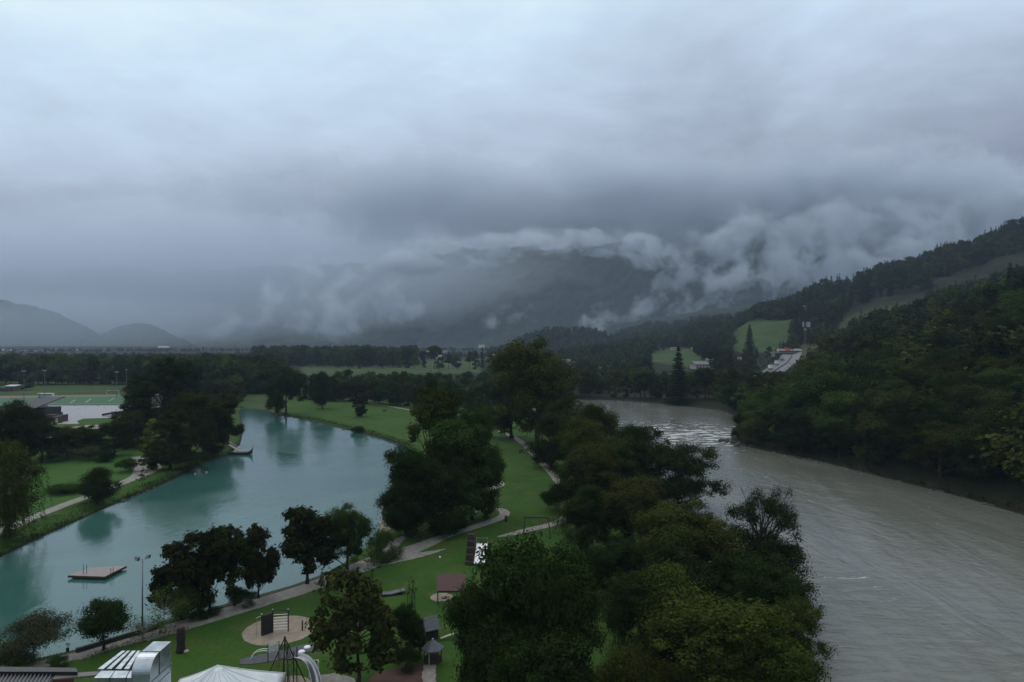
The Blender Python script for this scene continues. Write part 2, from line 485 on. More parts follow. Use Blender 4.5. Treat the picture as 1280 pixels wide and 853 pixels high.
rap = math_(t, 'MULTIPLY', bell(sx.outputs[1], rp.y, 45.0), bell(sx.outputs[0], rp.x + 4, 55.0))
q2 = at(1060, 725, RIVER_Z)
rap2 = math_(t, 'MULTIPLY', bell(sx.outputs[1], q2.y, 5.0), bell(sx.outputs[0], q2.x + 2, 6.0))
lvl = math_(t, 'ADD', math_(t, 'MULTIPLY', rap, .205), math_(t, 'MULTIPLY', rap2, .13))
foam = mapr(t, math_(t, 'ADD', chop, lvl), .69, .77)
col = mixc(t, math_(t, 'MULTIPLY', foam, .85), col, (.55, .56, .55))
t.links.new(col, b.inputs['Base Color'])
t.links.new(math_(t, 'MULTIPLY_ADD', foam, .5, .16), b.inputs['Roughness'])
b.inputs['IOR'].default_value = 1.45
gust = mapr(t, noise(t, flow, .030, 4, .6, 1.5), .35, .65, .25, 1.25)
w1 = math_(t, 'MULTIPLY', noise(t, mpx.outputs[0], .55, 6, .66, 1.2), gust); w2 = noise(t, flow, .13, 5, .6, 2.0)
bp = nn(t, 'ShaderNodeBump'); bp.inputs['Strength'].default_value = .42; bp.inputs['Distance'].default_value = .35
t.links.new(math_(t, 'ADD', w1, math_(t, 'MULTIPLY', w2, 1.2)), bp.inputs['Height']); t.links.new(bp.outputs[0], b.inputs['Normal'])
water('river', grow(RIVER, 1.5), RIVER_Z, rm)

# ------------------------------------------------------------------ mountains, beyond the haze
MU = np.array([-2500, 0, 250, 420, 500, 560, 640, 700, 790, 860, 940, 1050, 1280, 2600], float)
MTOP = np.array([352, 352, 352, 348, 340, 333, 328, 324, 320, 288, 306, 272, 285, 285], float)      # skyline in the photo's rows
MFOOT = np.array([4600, 4600, 4500, 4200, 3900, 3700, 3500, 3400, 3250, 3180, 3150, 3120, 3120, 3120], float)
um = np.arange(-1150, 2430, 6.0); ym = np.linspace(3112, 6000, 130)
UM, YM = np.meshgrid(um, ym); XM = (UM - 640) / F * YM
top = np.interp(UM, MU, MTOP); foot = np.interp(UM, MU, MFOOT)
yc = foot + 900.0
zt_ = (YH - top) / F * yc + HC
s = np.clip((YM - foot) / 900.0, 0, 1.25)
ZM = zt_ * (s ** 1.15)
rid = 1 - np.abs(wob(XM, YM * .55, 520, 21)); rid2 = 1 - np.abs(wob(XM, YM * .6, 190, 22)); rid3 = wob(XM, YM, 60, 23)
ZM = ZM + np.clip(s * 3, 0, 1) * (rid * 70 + rid2 * 34 + rid3 * 7 - 112)
ZM = np.maximum(ZM, -3.0 + 0 * ZM)
ZM = np.maximum(ZM, dome(XM, YM, 18, 3620, 112, 225, .9) + dome(XM, YM, -110, 3650, 120, 190, .9) + dome(XM, YM, 172, 3500, 62, 118, 1.0))
rnd = np.random.RandomState(5)
ZM = ZM + np.clip(np.maximum(s * 4, ZM / 40), 0, 1) * rnd.uniform(0, 9, ZM.shape)
mm = D.materials.new('mountain_forest'); mm.use_nodes = True; t = mm.node_tree; b = t.nodes['Principled BSDF']
geo = nn(t, 'ShaderNodeNewGeometry'); P_ = geo.outputs['Position']
f1 = noise(t, P_, .006, 6, .65); f2 = noise(t, P_, .022, 7, .75)
c = mixc(t, mapr(t, f2, .3, .7), (.012, .021, .016), (.050, .064, .040))
c = mixc(t, mapr(t, f1, .58, .70, 0, .6), c, (.10, .11, .09))
t.links.new(c, b.inputs['Base Color']); b.inputs['Roughness'].default_value = 1; b.inputs['Specular IOR Level'].default_value = 0
me = quad_mesh('mountain', np.stack([XM, YM, ZM], -1).reshape(-1, 3), grid_faces(*XM.shape), [mm], smooth=True)
tag(link('mountain', me), kind='structure')

# ------------------------------------------------------------------ air: rain haze in the valley, and cloud hanging on the mountain
hz = D.materials.new('rain_haze'); hz.use_nodes = True; t = hz.node_tree
t.nodes.remove(t.nodes['Principled BSDF'])
pv = nn(t, 'ShaderNodeVolumePrincipled'); t.links.new(pv.outputs[0], t.nodes['Material Output'].inputs['Volume'])
pv.inputs['Color'].default_value = (.62, .76, 1.0, 1); pv.inputs['Density'].default_value = HAZE_DENSITY = 0.85e-4
MB().box((0, 1400, 246), (13000, 3400, 506)).build('haze', hz)['kind'] = 'stuff'

def cloud_mat(dens, scale, thr, col, seed, aniso=0.0, stretch=(1, 1, 1.6), core=.45):
    m = D.materials.new('cloud_vapour'); m.use_nodes = True; t = m.node_tree
    t.nodes.remove(t.nodes['Principled BSDF'])
    pv = nn(t, 'ShaderNodeVolumePrincipled'); t.links.new(pv.outputs[0], t.nodes['Material Output'].inputs['Volume'])
    pv.inputs['Color'].default_value = (*col, 1); pv.inputs['Anisotropy'].default_value = aniso
    tc_ = nn(t, 'ShaderNodeTexCoord'); o = tc_.outputs['Object']
    ln = nn(t, 'ShaderNodeVectorMath', operation='LENGTH'); t.links.new(o, ln.inputs[0])
    geo = nn(t, 'ShaderNodeNewGeometry')
    mp = nn(t, 'ShaderNodeMapping'); t.links.new(geo.outputs['Position'], mp.inputs[0])
    mp.inputs['Location'].default_value = (seed * 713.0, seed * 131.0, seed * 57.0); mp.inputs['Scale'].default_value = stretch
    f = noise(t, mp.outputs[0], scale, 6, .66, .22)
    fall = mapr(t, ln.outputs['Value'], 1.0, core)
    d = mapr(t, math_(t, 'ADD', f, math_(t, 'MULTIPLY', math_(t, 'SUBTRACT', fall, 1.0), .28)), thr, thr + .15)
    t.links.new(math_(t, 'MULTIPLY', math_(t, 'MULTIPLY', d, fall), dens), pv.inputs['Density'])
    return m
def cloud(px, py, rx, ry, Y, deep, dens, scale=.004, thr=.40, col=(.80, .86, .95), tilt=0.0, label='', stretch=(1, 1, 1.6), seed=None, core=.45):
    """an ellipsoid of vapour; size read in the photo's pixels at the distance Y"""
    import bmesh
    bm = bmesh.new(); bmesh.ops.create_icosphere(bm, subdivisions=3, radius=1.0)
    me = D.meshes.new('low_cloud'); bm.to_mesh(me); bm.free()
    k = Y / F
    o = link('low_cloud', me, None, ((px - 640) * k, Y, HC + (YH - py) * k))
    o.scale = (rx * k, deep, ry * k); o.rotation_euler = (0, R(tilt), 0)
    me.materials.append(cloud_mat(dens, scale, thr, col, seed if seed is not None else px * .013 + py * .0071, stretch=stretch, core=core))
    tag(o, label, 'cloud', 'clouds on the mountains', 'stuff')
    return o
if CLOUDS:
    # the deck the summits vanish into
    cloud(740, 254, 760, 92, 3740, 430, .0115, .0024, .26, (.80, .85, .94), 1, 'long grey cloud deck hiding the summits', (1, 1, 1.8), None, .05)
    cloud(1150, 252, 460, 112, 3580, 380, .0100, .0034, .28, (.82, .87, .96), 5, 'thick grey cloud bank over the wooded ridge', (1, 1, 1.2), None, .10)
    cloud(150, 345, 660, 110, 4000, 500, .0036, .002, .18, (.84, .90, 1.0), 0, 'thin blue grey veil over the left mountains', (1, 1, 2))
    cloud(60, 405, 330, 52, 3190, 75, .0046, .003, .05, (.82, .90, 1.0), 0, 'thin low mist before the left hills', (1, 1, 1))
    # brighter torn wisps
    W = 'pale torn mist wisp on the dark mountain'
    def wisp(px, py, rx, ry, Y, deep, dens, tilt, thr=.50, scale=.0054, st=(1, 1, 1)): cloud(px, py, rx, ry, Y, deep, dens, scale, thr, (.88, .93, 1.0), tilt, W, st)
    wisp(470, 368, 150, 84, 3420, 200, .022, -26, .51)
    wisp(385, 366, 120, 76, 3500, 220, .016, -30, .51)
    wisp(290, 395, 150, 44, 3520, 200, .010, -14, .51)
    wisp(560, 324, 190, 30, 3420, 180, .022, -4, .45, .0050, (1, 1, 1.6))
    wisp(620, 306, 170, 26, 3400, 170, .014, 0, .43, .0050, (1, 1, 1.8))
    wisp(730, 304, 170, 28, 3400, 180, .018, 2, .45, .0050, (1, 1, 1.6))
    wisp(1010, 288, 250, 52, 3420, 180, .015, -8, .43)
    wisp(880, 322, 130, 40, 3400, 150, .014, -30, .47)
    wisp(806, 316, 130, 38, 3390, 150, .018, 10, .47)
    wisp(790, 380, 190, 36, 3360, 170, .016, -24, .52)
    wisp(930, 350, 190, 60, 3360, 190, .018, -18, .50)
    wisp(1080, 318, 240, 80, 3380, 210, .020, -12, .46)
    wisp(1240, 290, 210, 84, 3420, 220, .018, -8, .43)
    wisp(640, 394, 110, 30, 3360, 140, .011, -14, .54)
    wisp(730, 398, 100, 24, 3360, 140, .010, -24, .54)
# ------------------------------------------------------------------ trees
def leaf_mat(name, col=None):
    lf = D.materials.new(name); lf.use_nodes = True; t = lf.node_tree
    t.nodes.remove(t.nodes['Principled BSDF'])
    oi = nn(t, 'ShaderNodeObjectInfo'); ti = attr(t, 'tint')
    geo = nn(t, 'ShaderNodeNewGeometry')
    f1 = noise(t, geo.outputs['Position'], .35, 3, .6)
    hs = nn(t, 'ShaderNodeHueSaturation')
    if col is None: t.links.new(oi.outputs['Color'], hs.inputs['Color'])
    else: hs.inputs['Color'].default_value = (*col, 1)
    rnd = oi.outputs['Random']
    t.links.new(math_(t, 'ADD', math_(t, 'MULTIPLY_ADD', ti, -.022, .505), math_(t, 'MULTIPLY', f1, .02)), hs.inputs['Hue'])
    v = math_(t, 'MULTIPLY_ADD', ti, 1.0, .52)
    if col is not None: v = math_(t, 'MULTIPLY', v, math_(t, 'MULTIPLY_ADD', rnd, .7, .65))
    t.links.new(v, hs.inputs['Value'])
    df = nn(t, 'ShaderNodeBsdfDiffuse'); tr = nn(t, 'ShaderNodeBsdfTranslucent'); mx = nn(t, 'ShaderNodeMixShader')
    t.links.new(hs.outputs[0], df.inputs[0]); t.links.new(hs.outputs[0], tr.inputs[0]); mx.inputs[0].default_value = .15
    t.links.new(df.outputs[0], mx.inputs[1]); t.links.new(tr.outputs[0], mx.inputs[2])
    t.links.new(mx.outputs[0], t.nodes['Material Output'].inputs[0])
    return lf
lf = leaf_mat('leaves')
bark = mat('bark', (.040, .033, .026), .95, var=.45, scale=6, spec=.1, bump=.6)
bark_pale = mat('bark_pale', (.16, .15, .13), .9, var=.4, scale=6, spec=.1)

def unit(a): return a / (np.linalg.norm(a, axis=-1, keepdims=True) + 1e-9)
def leaf_quads(Cc, N, S, rs, ratio=.7):
    n = len(Cc); T = unit(np.cross(N, unit(rs.normal(size=(n, 3))))); B = np.cross(N, T)
    s = S[:, None] * .5
    bend = N * s * .18
    V = np.stack([Cc - T * s, Cc - B * s * ratio + bend, Cc + T * s, Cc + B * s * ratio + bend], 1).reshape(-1, 3)
    return V, np.arange(4 * n).reshape(n, 4)

def tubes(paths, n=6):
    V = []; Fq = []; b = 0
    for P, rad in paths:
        P = np.asarray(P, float); m = len(P)
        d = unit(np.gradient(P, axis=0))
        ref = np.array([.31, .95, .05]); x = unit(np.cross(d, ref)); y = np.cross(d, x)
        a = np.arange(n) * 2 * np.pi / n
        ring = P[:, None] + (x[:, None] * np.cos(a)[None, :, None] + y[:, None] * np.sin(a)[None, :, None]) * np.asarray(rad)[:, None, None]
        V.append(ring.reshape(-1, 3))
        i = np.arange(m - 1)[:, None] * n; k = np.arange(n)[None]; k2 = (k + 1) % n
        Fq.append(np.stack([i + k, i + k2, i + n + k2, i + n + k], -1).reshape(-1, 4) + b); b += m * n
    return np.concatenate(V), np.concatenate(Fq)

def env_fn(kind):
    return {
        'round':   lambda h: np.sin(np.pi * np.clip(h, 0, 1) ** .85) ** .55,
        'umbrella': lambda h: np.clip(1.0 - h ** 2.6, 0, 1) ** .6 * np.clip(.55 + h * 2.2, 0, 1),
        'tall':    lambda h: np.sin(np.pi * np.clip(h, 0, 1) ** .62) ** .7,
        'bushy':   lambda h: np.clip(1 - h ** 2.2, 0, 1) ** .7 * np.clip(.72 + h * .9, 0, 1),
        'column':  lambda h: np.sin(np.pi * np.clip(h, 0.02, 1) ** .6) ** .6,
        'cone':    lambda h: np.clip(1 - h, 0, 1) ** .8 * np.clip(.6 + 4 * h, 0, 1),
    }[kind]

def make_proto(name, env='round', wr=.7, z0=.2, clumps=70, per=260, leaf=.028, cr=(.07, .13), gap=0.0, limbs=14, trunk=.016,
               seed=1, lean=0.0, lob=.16, strands=0, bare=0, balls=0, flat=.4, pale=False, sub=0):
    """a tree one unit tall: trunk mesh with limbs, and a crown of many small leaf faces gathered in clumps"""
    rs = np.random.RandomState(seed); fn = env_fn(env); Rr = wr / 2
    h = rs.beta(1.15, 1.15, clumps * 3); keep = rs.uniform(size=len(h)) < (fn(h) + .12); h = h[keep][:clumps]; n = len(h)
    ang = (np.arange(n) * 2.399 + rs.uniform(-.6, .6, n))
    lobe = 1 + lob * (np.sin(ang * 2 + rs.uniform(0, 6)) * .6 + np.sin(ang * 3 + h * 7 + rs.uniform(0, 6)) * .7)
    shell = rs.uniform(.25, 1.0, n) ** .5
    r_c = rs.uniform(*cr, n) * (wr / .7)
    rad = np.maximum(Rr * fn(h) * lobe * shell * rs.uniform(.88, 1.14, n) - r_c * .55, 0)
    cz = z0 + (1 - z0) * h; cz = np.minimum(cz, 1.0 - r_c * .55)
    cz = np.maximum(cz, z0 * .8 + r_c * .6)
    cen = np.stack([rad * np.cos(ang) + lean * cz, rad * np.sin(ang), cz], 1)
    if sub:                                     # a crown built of several leaders, each with its own head of clumps
        cl_, rl_ = [], []
        for j in range(sub):
            aj = 2.399 * j + rs.uniform(-.5, .5); hj = .80 if j == 0 else rs.uniform(.12, .86)
            rj = Rr * fn(np.array(hj)) * (rs.uniform(0, .15) if j == 0 else rs.uniform(.42, .72))
            cj = np.array([rj * np.cos(aj), rj * np.sin(aj), z0 + (1 - z0) * hj * .92])
            rx = Rr * rs.uniform(.34, .56); rz = (1 - z0) * rs.uniform(.12, .23)
            m = int(clumps / sub * (rx / (Rr * .45)) ** 1.5) + 1; d = unit(rs.normal(size=(m, 3)) + np.array([0, 0, .35]))
            cl_.append(cj + d * np.array([rx, rx, rz]) * (rs.uniform(.35, 1.05, m) ** .6)[:, None]); rl_.append(rs.uniform(*cr, m) * (wr / .7) * rs.choice([.7, 1, 1.15], m))
        cen = np.concatenate(cl_); r_c = np.concatenate(rl_); n = len(cen)
        ext = np.percentile(np.hypot(cen[:, 0], cen[:, 1]) + r_c * .6, 96); cen[:, :2] *= Rr / ext
        lo, hi = z0 * .8 + .02, np.max(cen[:, 2] + r_c * .8); cen[:, 2] = np.maximum(lo, cen[:, 2] / hi)
        cen[:, 0] += lean * cen[:, 2]; rad = np.hypot(cen[:, 0], cen[:, 1])
    if gap: 
        k = rs.uniform(size=n) > gap; cen, r_c = cen[k], r_c[k]; n = len(cen)
    paths = []
    zt = z0 + (1 - z0) * (.35 if bare == 0 else .55)
    tz = np.linspace(0, zt, 7); sway = rs.normal(0, .006, (7, 2)).cumsum(0)
    sway[0] = 0
    tp = np.stack([sway[:, 0] + lean * tz, sway[:, 1], tz], 1)
    tr_ = trunk * (1.25 - .8 * tz / zt); tr_[0] *= 1.45
    paths.append((tp, tr_))
    far = np.argsort(-rad[:n] if len(rad) == n else -np.hypot(cen[:, 0], cen[:, 1]))
    pick = rs.permutation(n)[:limbs]
    for i in pick:
        c = cen[i]; hb = np.clip(c[2] - rs.uniform(.25, .5) * (np.hypot(c[0] - lean * c[2], c[1]) + .12), z0 * .55, zt)
        st = np.array([np.interp(hb, tz, tp[:, 0]), np.interp(hb, tz, tp[:, 1]), hb])
        q = np.linspace(0, 1, 6)[:, None]
        mid = (st + c) / 2 + np.array([0, 0, .25 * (c[2] - hb)]) * -.4 + rs.normal(0, .012, 3)
        P = st * (1 - q) ** 2 + mid * 2 * q * (1 - q) + c * q ** 2
        paths.append((P, trunk * np.linspace(.5, .10, 6)))
    for i in range(bare):
        a = rs.uniform(0, 6.28); c = np.array([np.cos(a) * Rr * rs.uniform(.35, 1.0) + lean * .9, np.sin(a) * Rr * rs.uniform(.3, .9), rs.uniform(.78, 1.06)])
        st = tp[rs.randint(3, 7)]; q = np.linspace(0, 1, 7)[:, None]
        mid = (st + c) / 2 + rs.normal(0, .05, 3)
        P = st * (1 - q) ** 2 + mid * 2 * q * (1 - q) + c * q ** 2 + rs.normal(0, .008, (7, 3)) * q
        paths.append((P, trunk * np.linspace(.5, .07, 7)))
        for _ in range(5):
            j = rs.randint(3, 6); e = P[j] + np.array([rs.normal(0, .07), rs.normal(0, .07), rs.uniform(.02, .10)])
            paths.append((np.array([P[j], (P[j] + e) / 2 + rs.normal(0, .01, 3), e]), trunk * np.array([.14, .09, .04])))
        if i < balls:
            cen = np.vstack([cen, P[5:6]]); r_c = np.append(r_c, -rs.uniform(.045, .068))
    tV, tF = tubes(paths)
    # leaves
    Cs, Ns, Ss, Ts = [], [], [], []
    for c, r in zip(cen, r_c):
        ball = r < 0; r = abs(r)
        m = int(per * (r / np.mean(np.abs(r_c))) ** 1.6 * (1.5 if ball else 1)); d = unit(rs.normal(size=(m, 3)))
        rr = r * rs.uniform(.15 if not ball else .3, 1, m) ** (.45 if not ball else .6) * (1 + .28 * rs.normal(size=m) * (0 if ball else 1))
        p = c + d * rr[:, None] * np.array([1.12, 1.12, .82 if not ball else 1])
        nr = unit(d * .8 + np.array([0, 0, flat]) + rs.normal(0, .30, (m, 3)))
        Cs.append(p); Ns.append(nr); Ss.append(leaf * rs.uniform(.65, 1.3, m) * (.7 if ball else 1))
        tn = np.clip(rs.normal(.45, .2) + (.12 if c[2] > .75 else 0), 0, 1)  # clumps high in the crown tinted lighter: top light put into the leaf colour
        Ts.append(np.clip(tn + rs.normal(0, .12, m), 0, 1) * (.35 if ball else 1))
    for _ in range(strands):                                   # hanging willow rods
        i = rs.randint(n); s0 = cen[i] + unit(rs.normal(size=3)) * abs(r_c[i]) * 1.1
        ln = rs.uniform(.14, .38); m = int(ln * 150); q = np.linspace(0, 1, m)
        out_ = unit(np.array([s0[0], s0[1], 0]))
        p = s0 + out_ * (q * .05)[:, None] - np.array([0, 0, 1]) * (q * ln)[:, None] + rs.normal(0, .007, (m, 3))
        p[:, 2] = np.maximum(p[:, 2], .03)
        Cs.append(p); Ns.append(unit(out_ + rs.normal(0, .5, (m, 3)))); Ss.append(leaf * rs.uniform(.6, 1.1, m))
        Ts.append(np.clip(rs.normal(.5, .2) + rs.normal(0, .1, m), 0, 1))
    Cs, Ns, Ss, Ts = map(np.concatenate, (Cs, Ns, Ss, Ts))
    lV, lF = leaf_quads(Cs, Ns, Ss, rs)
    bm_ = bark_pale if pale else bark
    return dict(trunk=quad_mesh(name + '_trunk', tV, tF, [bm_], smooth=True),
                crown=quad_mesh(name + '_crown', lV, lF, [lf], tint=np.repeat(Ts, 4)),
                raw=(tV, tF, lV, lF, np.repeat(Ts, 4), bm_), wr=wr)

def make_spruce(name, wr=.36, tiers=17, seed=1, leaf=.05, per=22, z0=.06):
    rs = np.random.RandomState(seed); Cs, Ns, Ss, Ts = [], [], [], []
    paths = [(np.array([[0, 0, 0], [0, 0, .5], [0, 0, .98]]), np.array([.016, .010, .002]))]
    for k in range(tiers):
        h = z0 + (1 - z0) * ((k + rs.uniform(-.4, .4) * (k > 0)) / tiers) ** .95; r = wr / 2 * (1 - (k / tiers)) ** .85 * rs.uniform(.86, 1.1) + .008
        nb = max(5, int(12 * (1 - .5 * k / tiers)))
        for j in range(nb):
            a = 2 * np.pi * (j + rs.uniform(-.3, .3)) / nb + k; rr = r * rs.uniform(.55, 1.15)
            q = rs.uniform(.1, 1, per) ** .7; sp = rs.normal(0, .14, per) * q * rr * 1.6
            x = np.cos(a) * q * rr - np.sin(a) * sp; y = np.sin(a) * q * rr + np.cos(a) * sp
            z = h - q * rr * .38 + q ** 3 * rr * .12 + rs.normal(0, .006, per)
            Cs.append(np.stack([x, y, np.maximum(z, .02)], 1)); Ns.append(unit(np.stack([np.cos(a) * .5 + rs.normal(0, .35, per), np.sin(a) * .5 + rs.normal(0, .35, per), np.full(per, .8)], 1)))
            Ss.append(leaf * rs.uniform(.6, 1.2, per) * (1 - .45 * k / tiers)); Ts.append(np.clip(rs.normal(.4, .15) + rs.normal(0, .1, per), 0, 1))
    Cs, Ns, Ss, Ts = map(np.concatenate, (Cs, Ns, Ss, Ts))
    lV, lF = leaf_quads(Cs, Ns, Ss, rs); tV, tF = tubes(paths)
    return dict(trunk=quad_mesh(name + '_trunk', tV, tF, [bark], smooth=True), crown=quad_mesh(name + '_crown', lV, lF, [lf], tint=np.repeat(Ts, 4)),
                raw=(tV, tF, lV, lF, np.repeat(Ts, 4), bark), wr=wr)

def merged(name, p, lm_=None):
    tV, tF, lV, lF, T, bm_ = p['raw']
    return quad_mesh(name, np.vstack([tV, lV]), np.vstack([tF, lF + len(tV)]), [bm_, lm_ or lf], mi=np.r_[np.zeros(len(tF), int), np.ones(len(lF), int)],
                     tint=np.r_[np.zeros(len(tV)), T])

# near kinds, fine leaves
PR = {
    'maple':   [make_proto('maple', 'round', .74, .17, 120, 80, .044, (.045, .085), .10, 34, .016, s, sub=8) for s in (11, 12)],
    'small':   [make_proto('small', 'umbrella', 1.0, .34, 70, 240, .034, (.08, .13), 0, 16, .022, 13, lob=.1)],
    'roundt':  [make_proto('roundt', 'round', .95, .12, 80, 300, .030, (.08, .14), 0, 16, .02, 14)],
    'dense':   [make_proto('dense', 'bushy', .82, .05, 190, 210, .020, (.045, .085), .04, 20, .02, s, sub=11) for s in (21, 22)],
    'tall':    [make_proto('tall', 'tall', .52, .05, 190, 190, .017, (.045, .085), .05, 22, .015, s, sub=12) for s in (31, 32)],
    'lacy':    [make_proto('lacy', 'round', .95, .12, 190, 150, .019, (.038, .07), .06, 50, .016, s, sub=12) for s in (41, 42)],
    'willow':  [make_proto('willow', 'round', .62, .22, 60, 220, .020, (.07, .11), .05, 14, .02, 51, strands=420)],
    'column':  [make_proto('column', 'column', .38, .04, 80, 150, .030, (.05, .085), .05, 14, .014, s, lob=.25) for s in (61,)],
    'sapling': [make_proto('sapling', 'column', .5, .25, 34, 26, .034, (.05, .09), .2, 26, .008, s, lob=.4) for s in (71, 72)],
    'shrub':   [make_proto('shrub', 'bushy', 1.6, .0, 150, 150, .030, (.05, .085), .08, 40, .010, s, sub=9) for s in (81, 82)],
    'open':    [make_proto('open', 'umbrella', 1.2, .22, 60, 46, .030, (.06, .10), .22, 44, .010, 83, lob=.35, pale=True)],
    'mistle':  [make_proto('mistle', 'round', .9, .10, 150, 190, .016, (.04, .075), .05, 36, .016, 91, bare=24, balls=20, sub=9)],
    'spruce':  [make_spruce('spruce', .38, 34, 95, .030, 26)],
}
for v in PR['mistle']: pass
# middle distance, and the wood
MID = {
    'leafy':  [make_proto('leafy', e, w, .06, 75, 70, .046, (.055, .11), .04, 10, .016, s, sub=7) for e, w, s in (('round', .72, 101), ('tall', .55, 102), ('bushy', .85, 103), ('round', .95, 104), ('tall', .45, 105))],
    'spruce': [make_spruce('spruce_mid', .34, 24, s, .05, 12) for s in (111, 112)],
}
MID['large'] = PR['dense'] + PR['tall'] + PR['lacy'][:1] + [make_proto('bank', 'bushy', 1.0, .05, 170, 180, .023, (.05, .09), .04, 20, .02, 121, sub=8)]
for k in MID:
    for i, p in enumerate(MID[k]): p['mesh'] = merged(k + '_tree', p)

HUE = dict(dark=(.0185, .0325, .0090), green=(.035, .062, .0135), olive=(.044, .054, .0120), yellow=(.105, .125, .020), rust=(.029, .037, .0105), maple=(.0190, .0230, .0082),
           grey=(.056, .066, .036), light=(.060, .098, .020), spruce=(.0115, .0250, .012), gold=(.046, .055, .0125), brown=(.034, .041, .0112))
rt = np.random.RandomState(77)
def scaled(col, v=.12):
    k = 1 + rt.uniform(-v, v); return tuple(np.clip(np.array(col) * k * (1 + rt.uniform(-.06, .06, 3)), 0, 1)) + (1,)
NT = 0
def tree(kind, px, by, top, wpx, hue, label, name=None, cat='tree', group=None, z=None, base=None, sink=0.0):
    """a tree with its foot at that pixel, its top at row TOP and its crown WPX wide"""
    global NT
    NT += 1
    if base is None:
        b = at(px, by, 0.0); b.z = gz(b.x, b.y)
        if b.z > .6 or b.z < -.6: b = on(px, by)
    else: b = base
    k = b.y / F; hh = (HC - (top - YH) * k) - b.z; ww = wpx * k
    p = PR[kind][NT % len(PR[kind])]
    o = empty(name or {'willow': 'willow_tree', 'maple': 'maple_tree', 'spruce': 'spruce_tree', 'column': 'poplar_tree', 'sapling': 'young_tree', 'shrub': 'shrub',
                       'small': 'small_round_tree'}.get(kind, 'broadleaf_tree'), b, label, cat, group, rt.uniform(0, 6.28) if kind != 'mistle' else 0.4)
    sx = ww / p['wr'] * .96
    o.scale = (sx, sx, hh)
    a = link('trunk' if cat == 'tree' else 'stems', p['trunk'], o); c_ = link('crown' if cat == 'tree' else 'foliage', p['crown'], o)
    c_.color = scaled(HUE[hue])
    return o
# ------------------------------------------------------------------ the trees of the photograph
G = 'dark trees along the lakeside path'
tree('maple', 228, 774, 668, 76, 'maple', 'dark brownish tree at the left end of the lakeside row, behind the pale spreading shrub', group=G)
tree('maple', 262, 766, 657, 64, 'maple', 'dark tree with a brownish top in the thick of the lakeside row', group=G)
tree('maple', 293, 757, 655, 60, 'dark', 'dark tree with a green top in the thick of the lakeside row', group=G)
tree('maple', 323, 748, 657, 50, 'maple', 'narrow dark tree at the right end of the thick lakeside row', group=G)
tree('maple', 384, 730, 631, 76, 'maple', 'single dark brownish tree with a clear trunk between lake and path', group=G)
tree('dense', 433, 712, 628, 68, 'green', 'bushy dark green tree by the shore, right of the single brownish tree', group=G)
tree('shrub', 256, 770, 745, 44, 'dark', 'low dark bush at the foot of the lakeside row', cat='shrub')
tree('shrub', 302, 757, 736, 40, 'dark', 'low dark bush under the right end of the lakeside row', cat='shrub')
tree('small', 130, 812, 748, 66, 'dark', 'small dark tree with a flat umbrella crown between lake and path')
tree('shrub', 42, 824, 765, 92, 'grey', 'big grey green willow shrub on the bank at the lake corner', cat='shrub')
tree('shrub', 10, 832, 800, 60, 'light', 'yellow green low shrub beside the big grey willow shrub', cat='shrub')
tree('shrub', 72, 834, 819, 26, 'green', 'small dark green shrub at the path edge above the dark roof', cat='shrub')
tree('open', 206, 792, 733, 66, 'light', 'thin spreading shrub with pale branches beside the lakeside path', cat='shrub', name='shrub')
tree('open', 178, 800, 776, 70, 'brown', 'low nearly bare brushwood along the inner path edge', cat='shrub', name='shrub')
tree('roundt', 230, 775, 728, 44, 'light', 'bright green small tree in front of the dark lakeside row')
tree('sapling', 402, 758, 709, 22, 'brown', 'thin brown sapling beside the path, left of the rusty tree')
tree('sapling', 465, 724, 682, 24, 'green', 'thin green sapling at the path edge near the path fork')
tree('sapling', 525, 678, 655, 24, 'brown', 'small leaning bare tree on the grass by the little beach')
tree('maple', 447, 858, 713, 104, 'rust', 'large rusty green tree standing between climbing wall and play huts', sink=0)
tree('dense', 512, 822, 752, 44, 'dark', 'dark upright bushy tree right of the large rusty tree')
tree('shrub', 480, 700, 660, 52, 'green', 'grey green bush on the shore beside the path fork', cat='shrub')
tree('shrub', 500, 672, 638, 46, 'dark', 'dark bush at the small shore beach', cat='shrub')
tree('shrub', 590, 770, 742, 60, 'rust', 'reddish hedge bush behind the slate play hut', cat='shrub')
tree('shrub', 508, 835, 808, 40, 'dark', 'low dark shrub on the playground lawn below the dark upright tree', cat='shrub')
# the clump in the middle
G = 'clump of big trees on the lawn between lake and river'
tree('dense', 510, 672, 553, 84, 'dark', 'dark bushy tree at the lake edge, left front of the middle clump', group=G)
tree('tall', 540, 645, 472, 78, 'olive', 'tallest pointed tree of the middle clump with a yellow green top', group=G)
tree('tall', 570, 655, 512, 92, 'green', 'broad dark tree in the centre of the middle clump', group=G)
tree('lacy', 603, 640, 503, 66, 'green', 'rounded green tree at the right side of the middle clump', group=G)
tree('dense', 548, 668, 575, 78, 'dark', 'very dark low tree in front of the middle clump', group=G)
tree('dense', 590, 650, 570, 70, 'dark', 'dark low tree at the right foot of the middle clump', group=G)
tree('shrub', 562, 668, 640, 60, 'dark', 'dark undergrowth bush below the middle clump', cat='shrub')
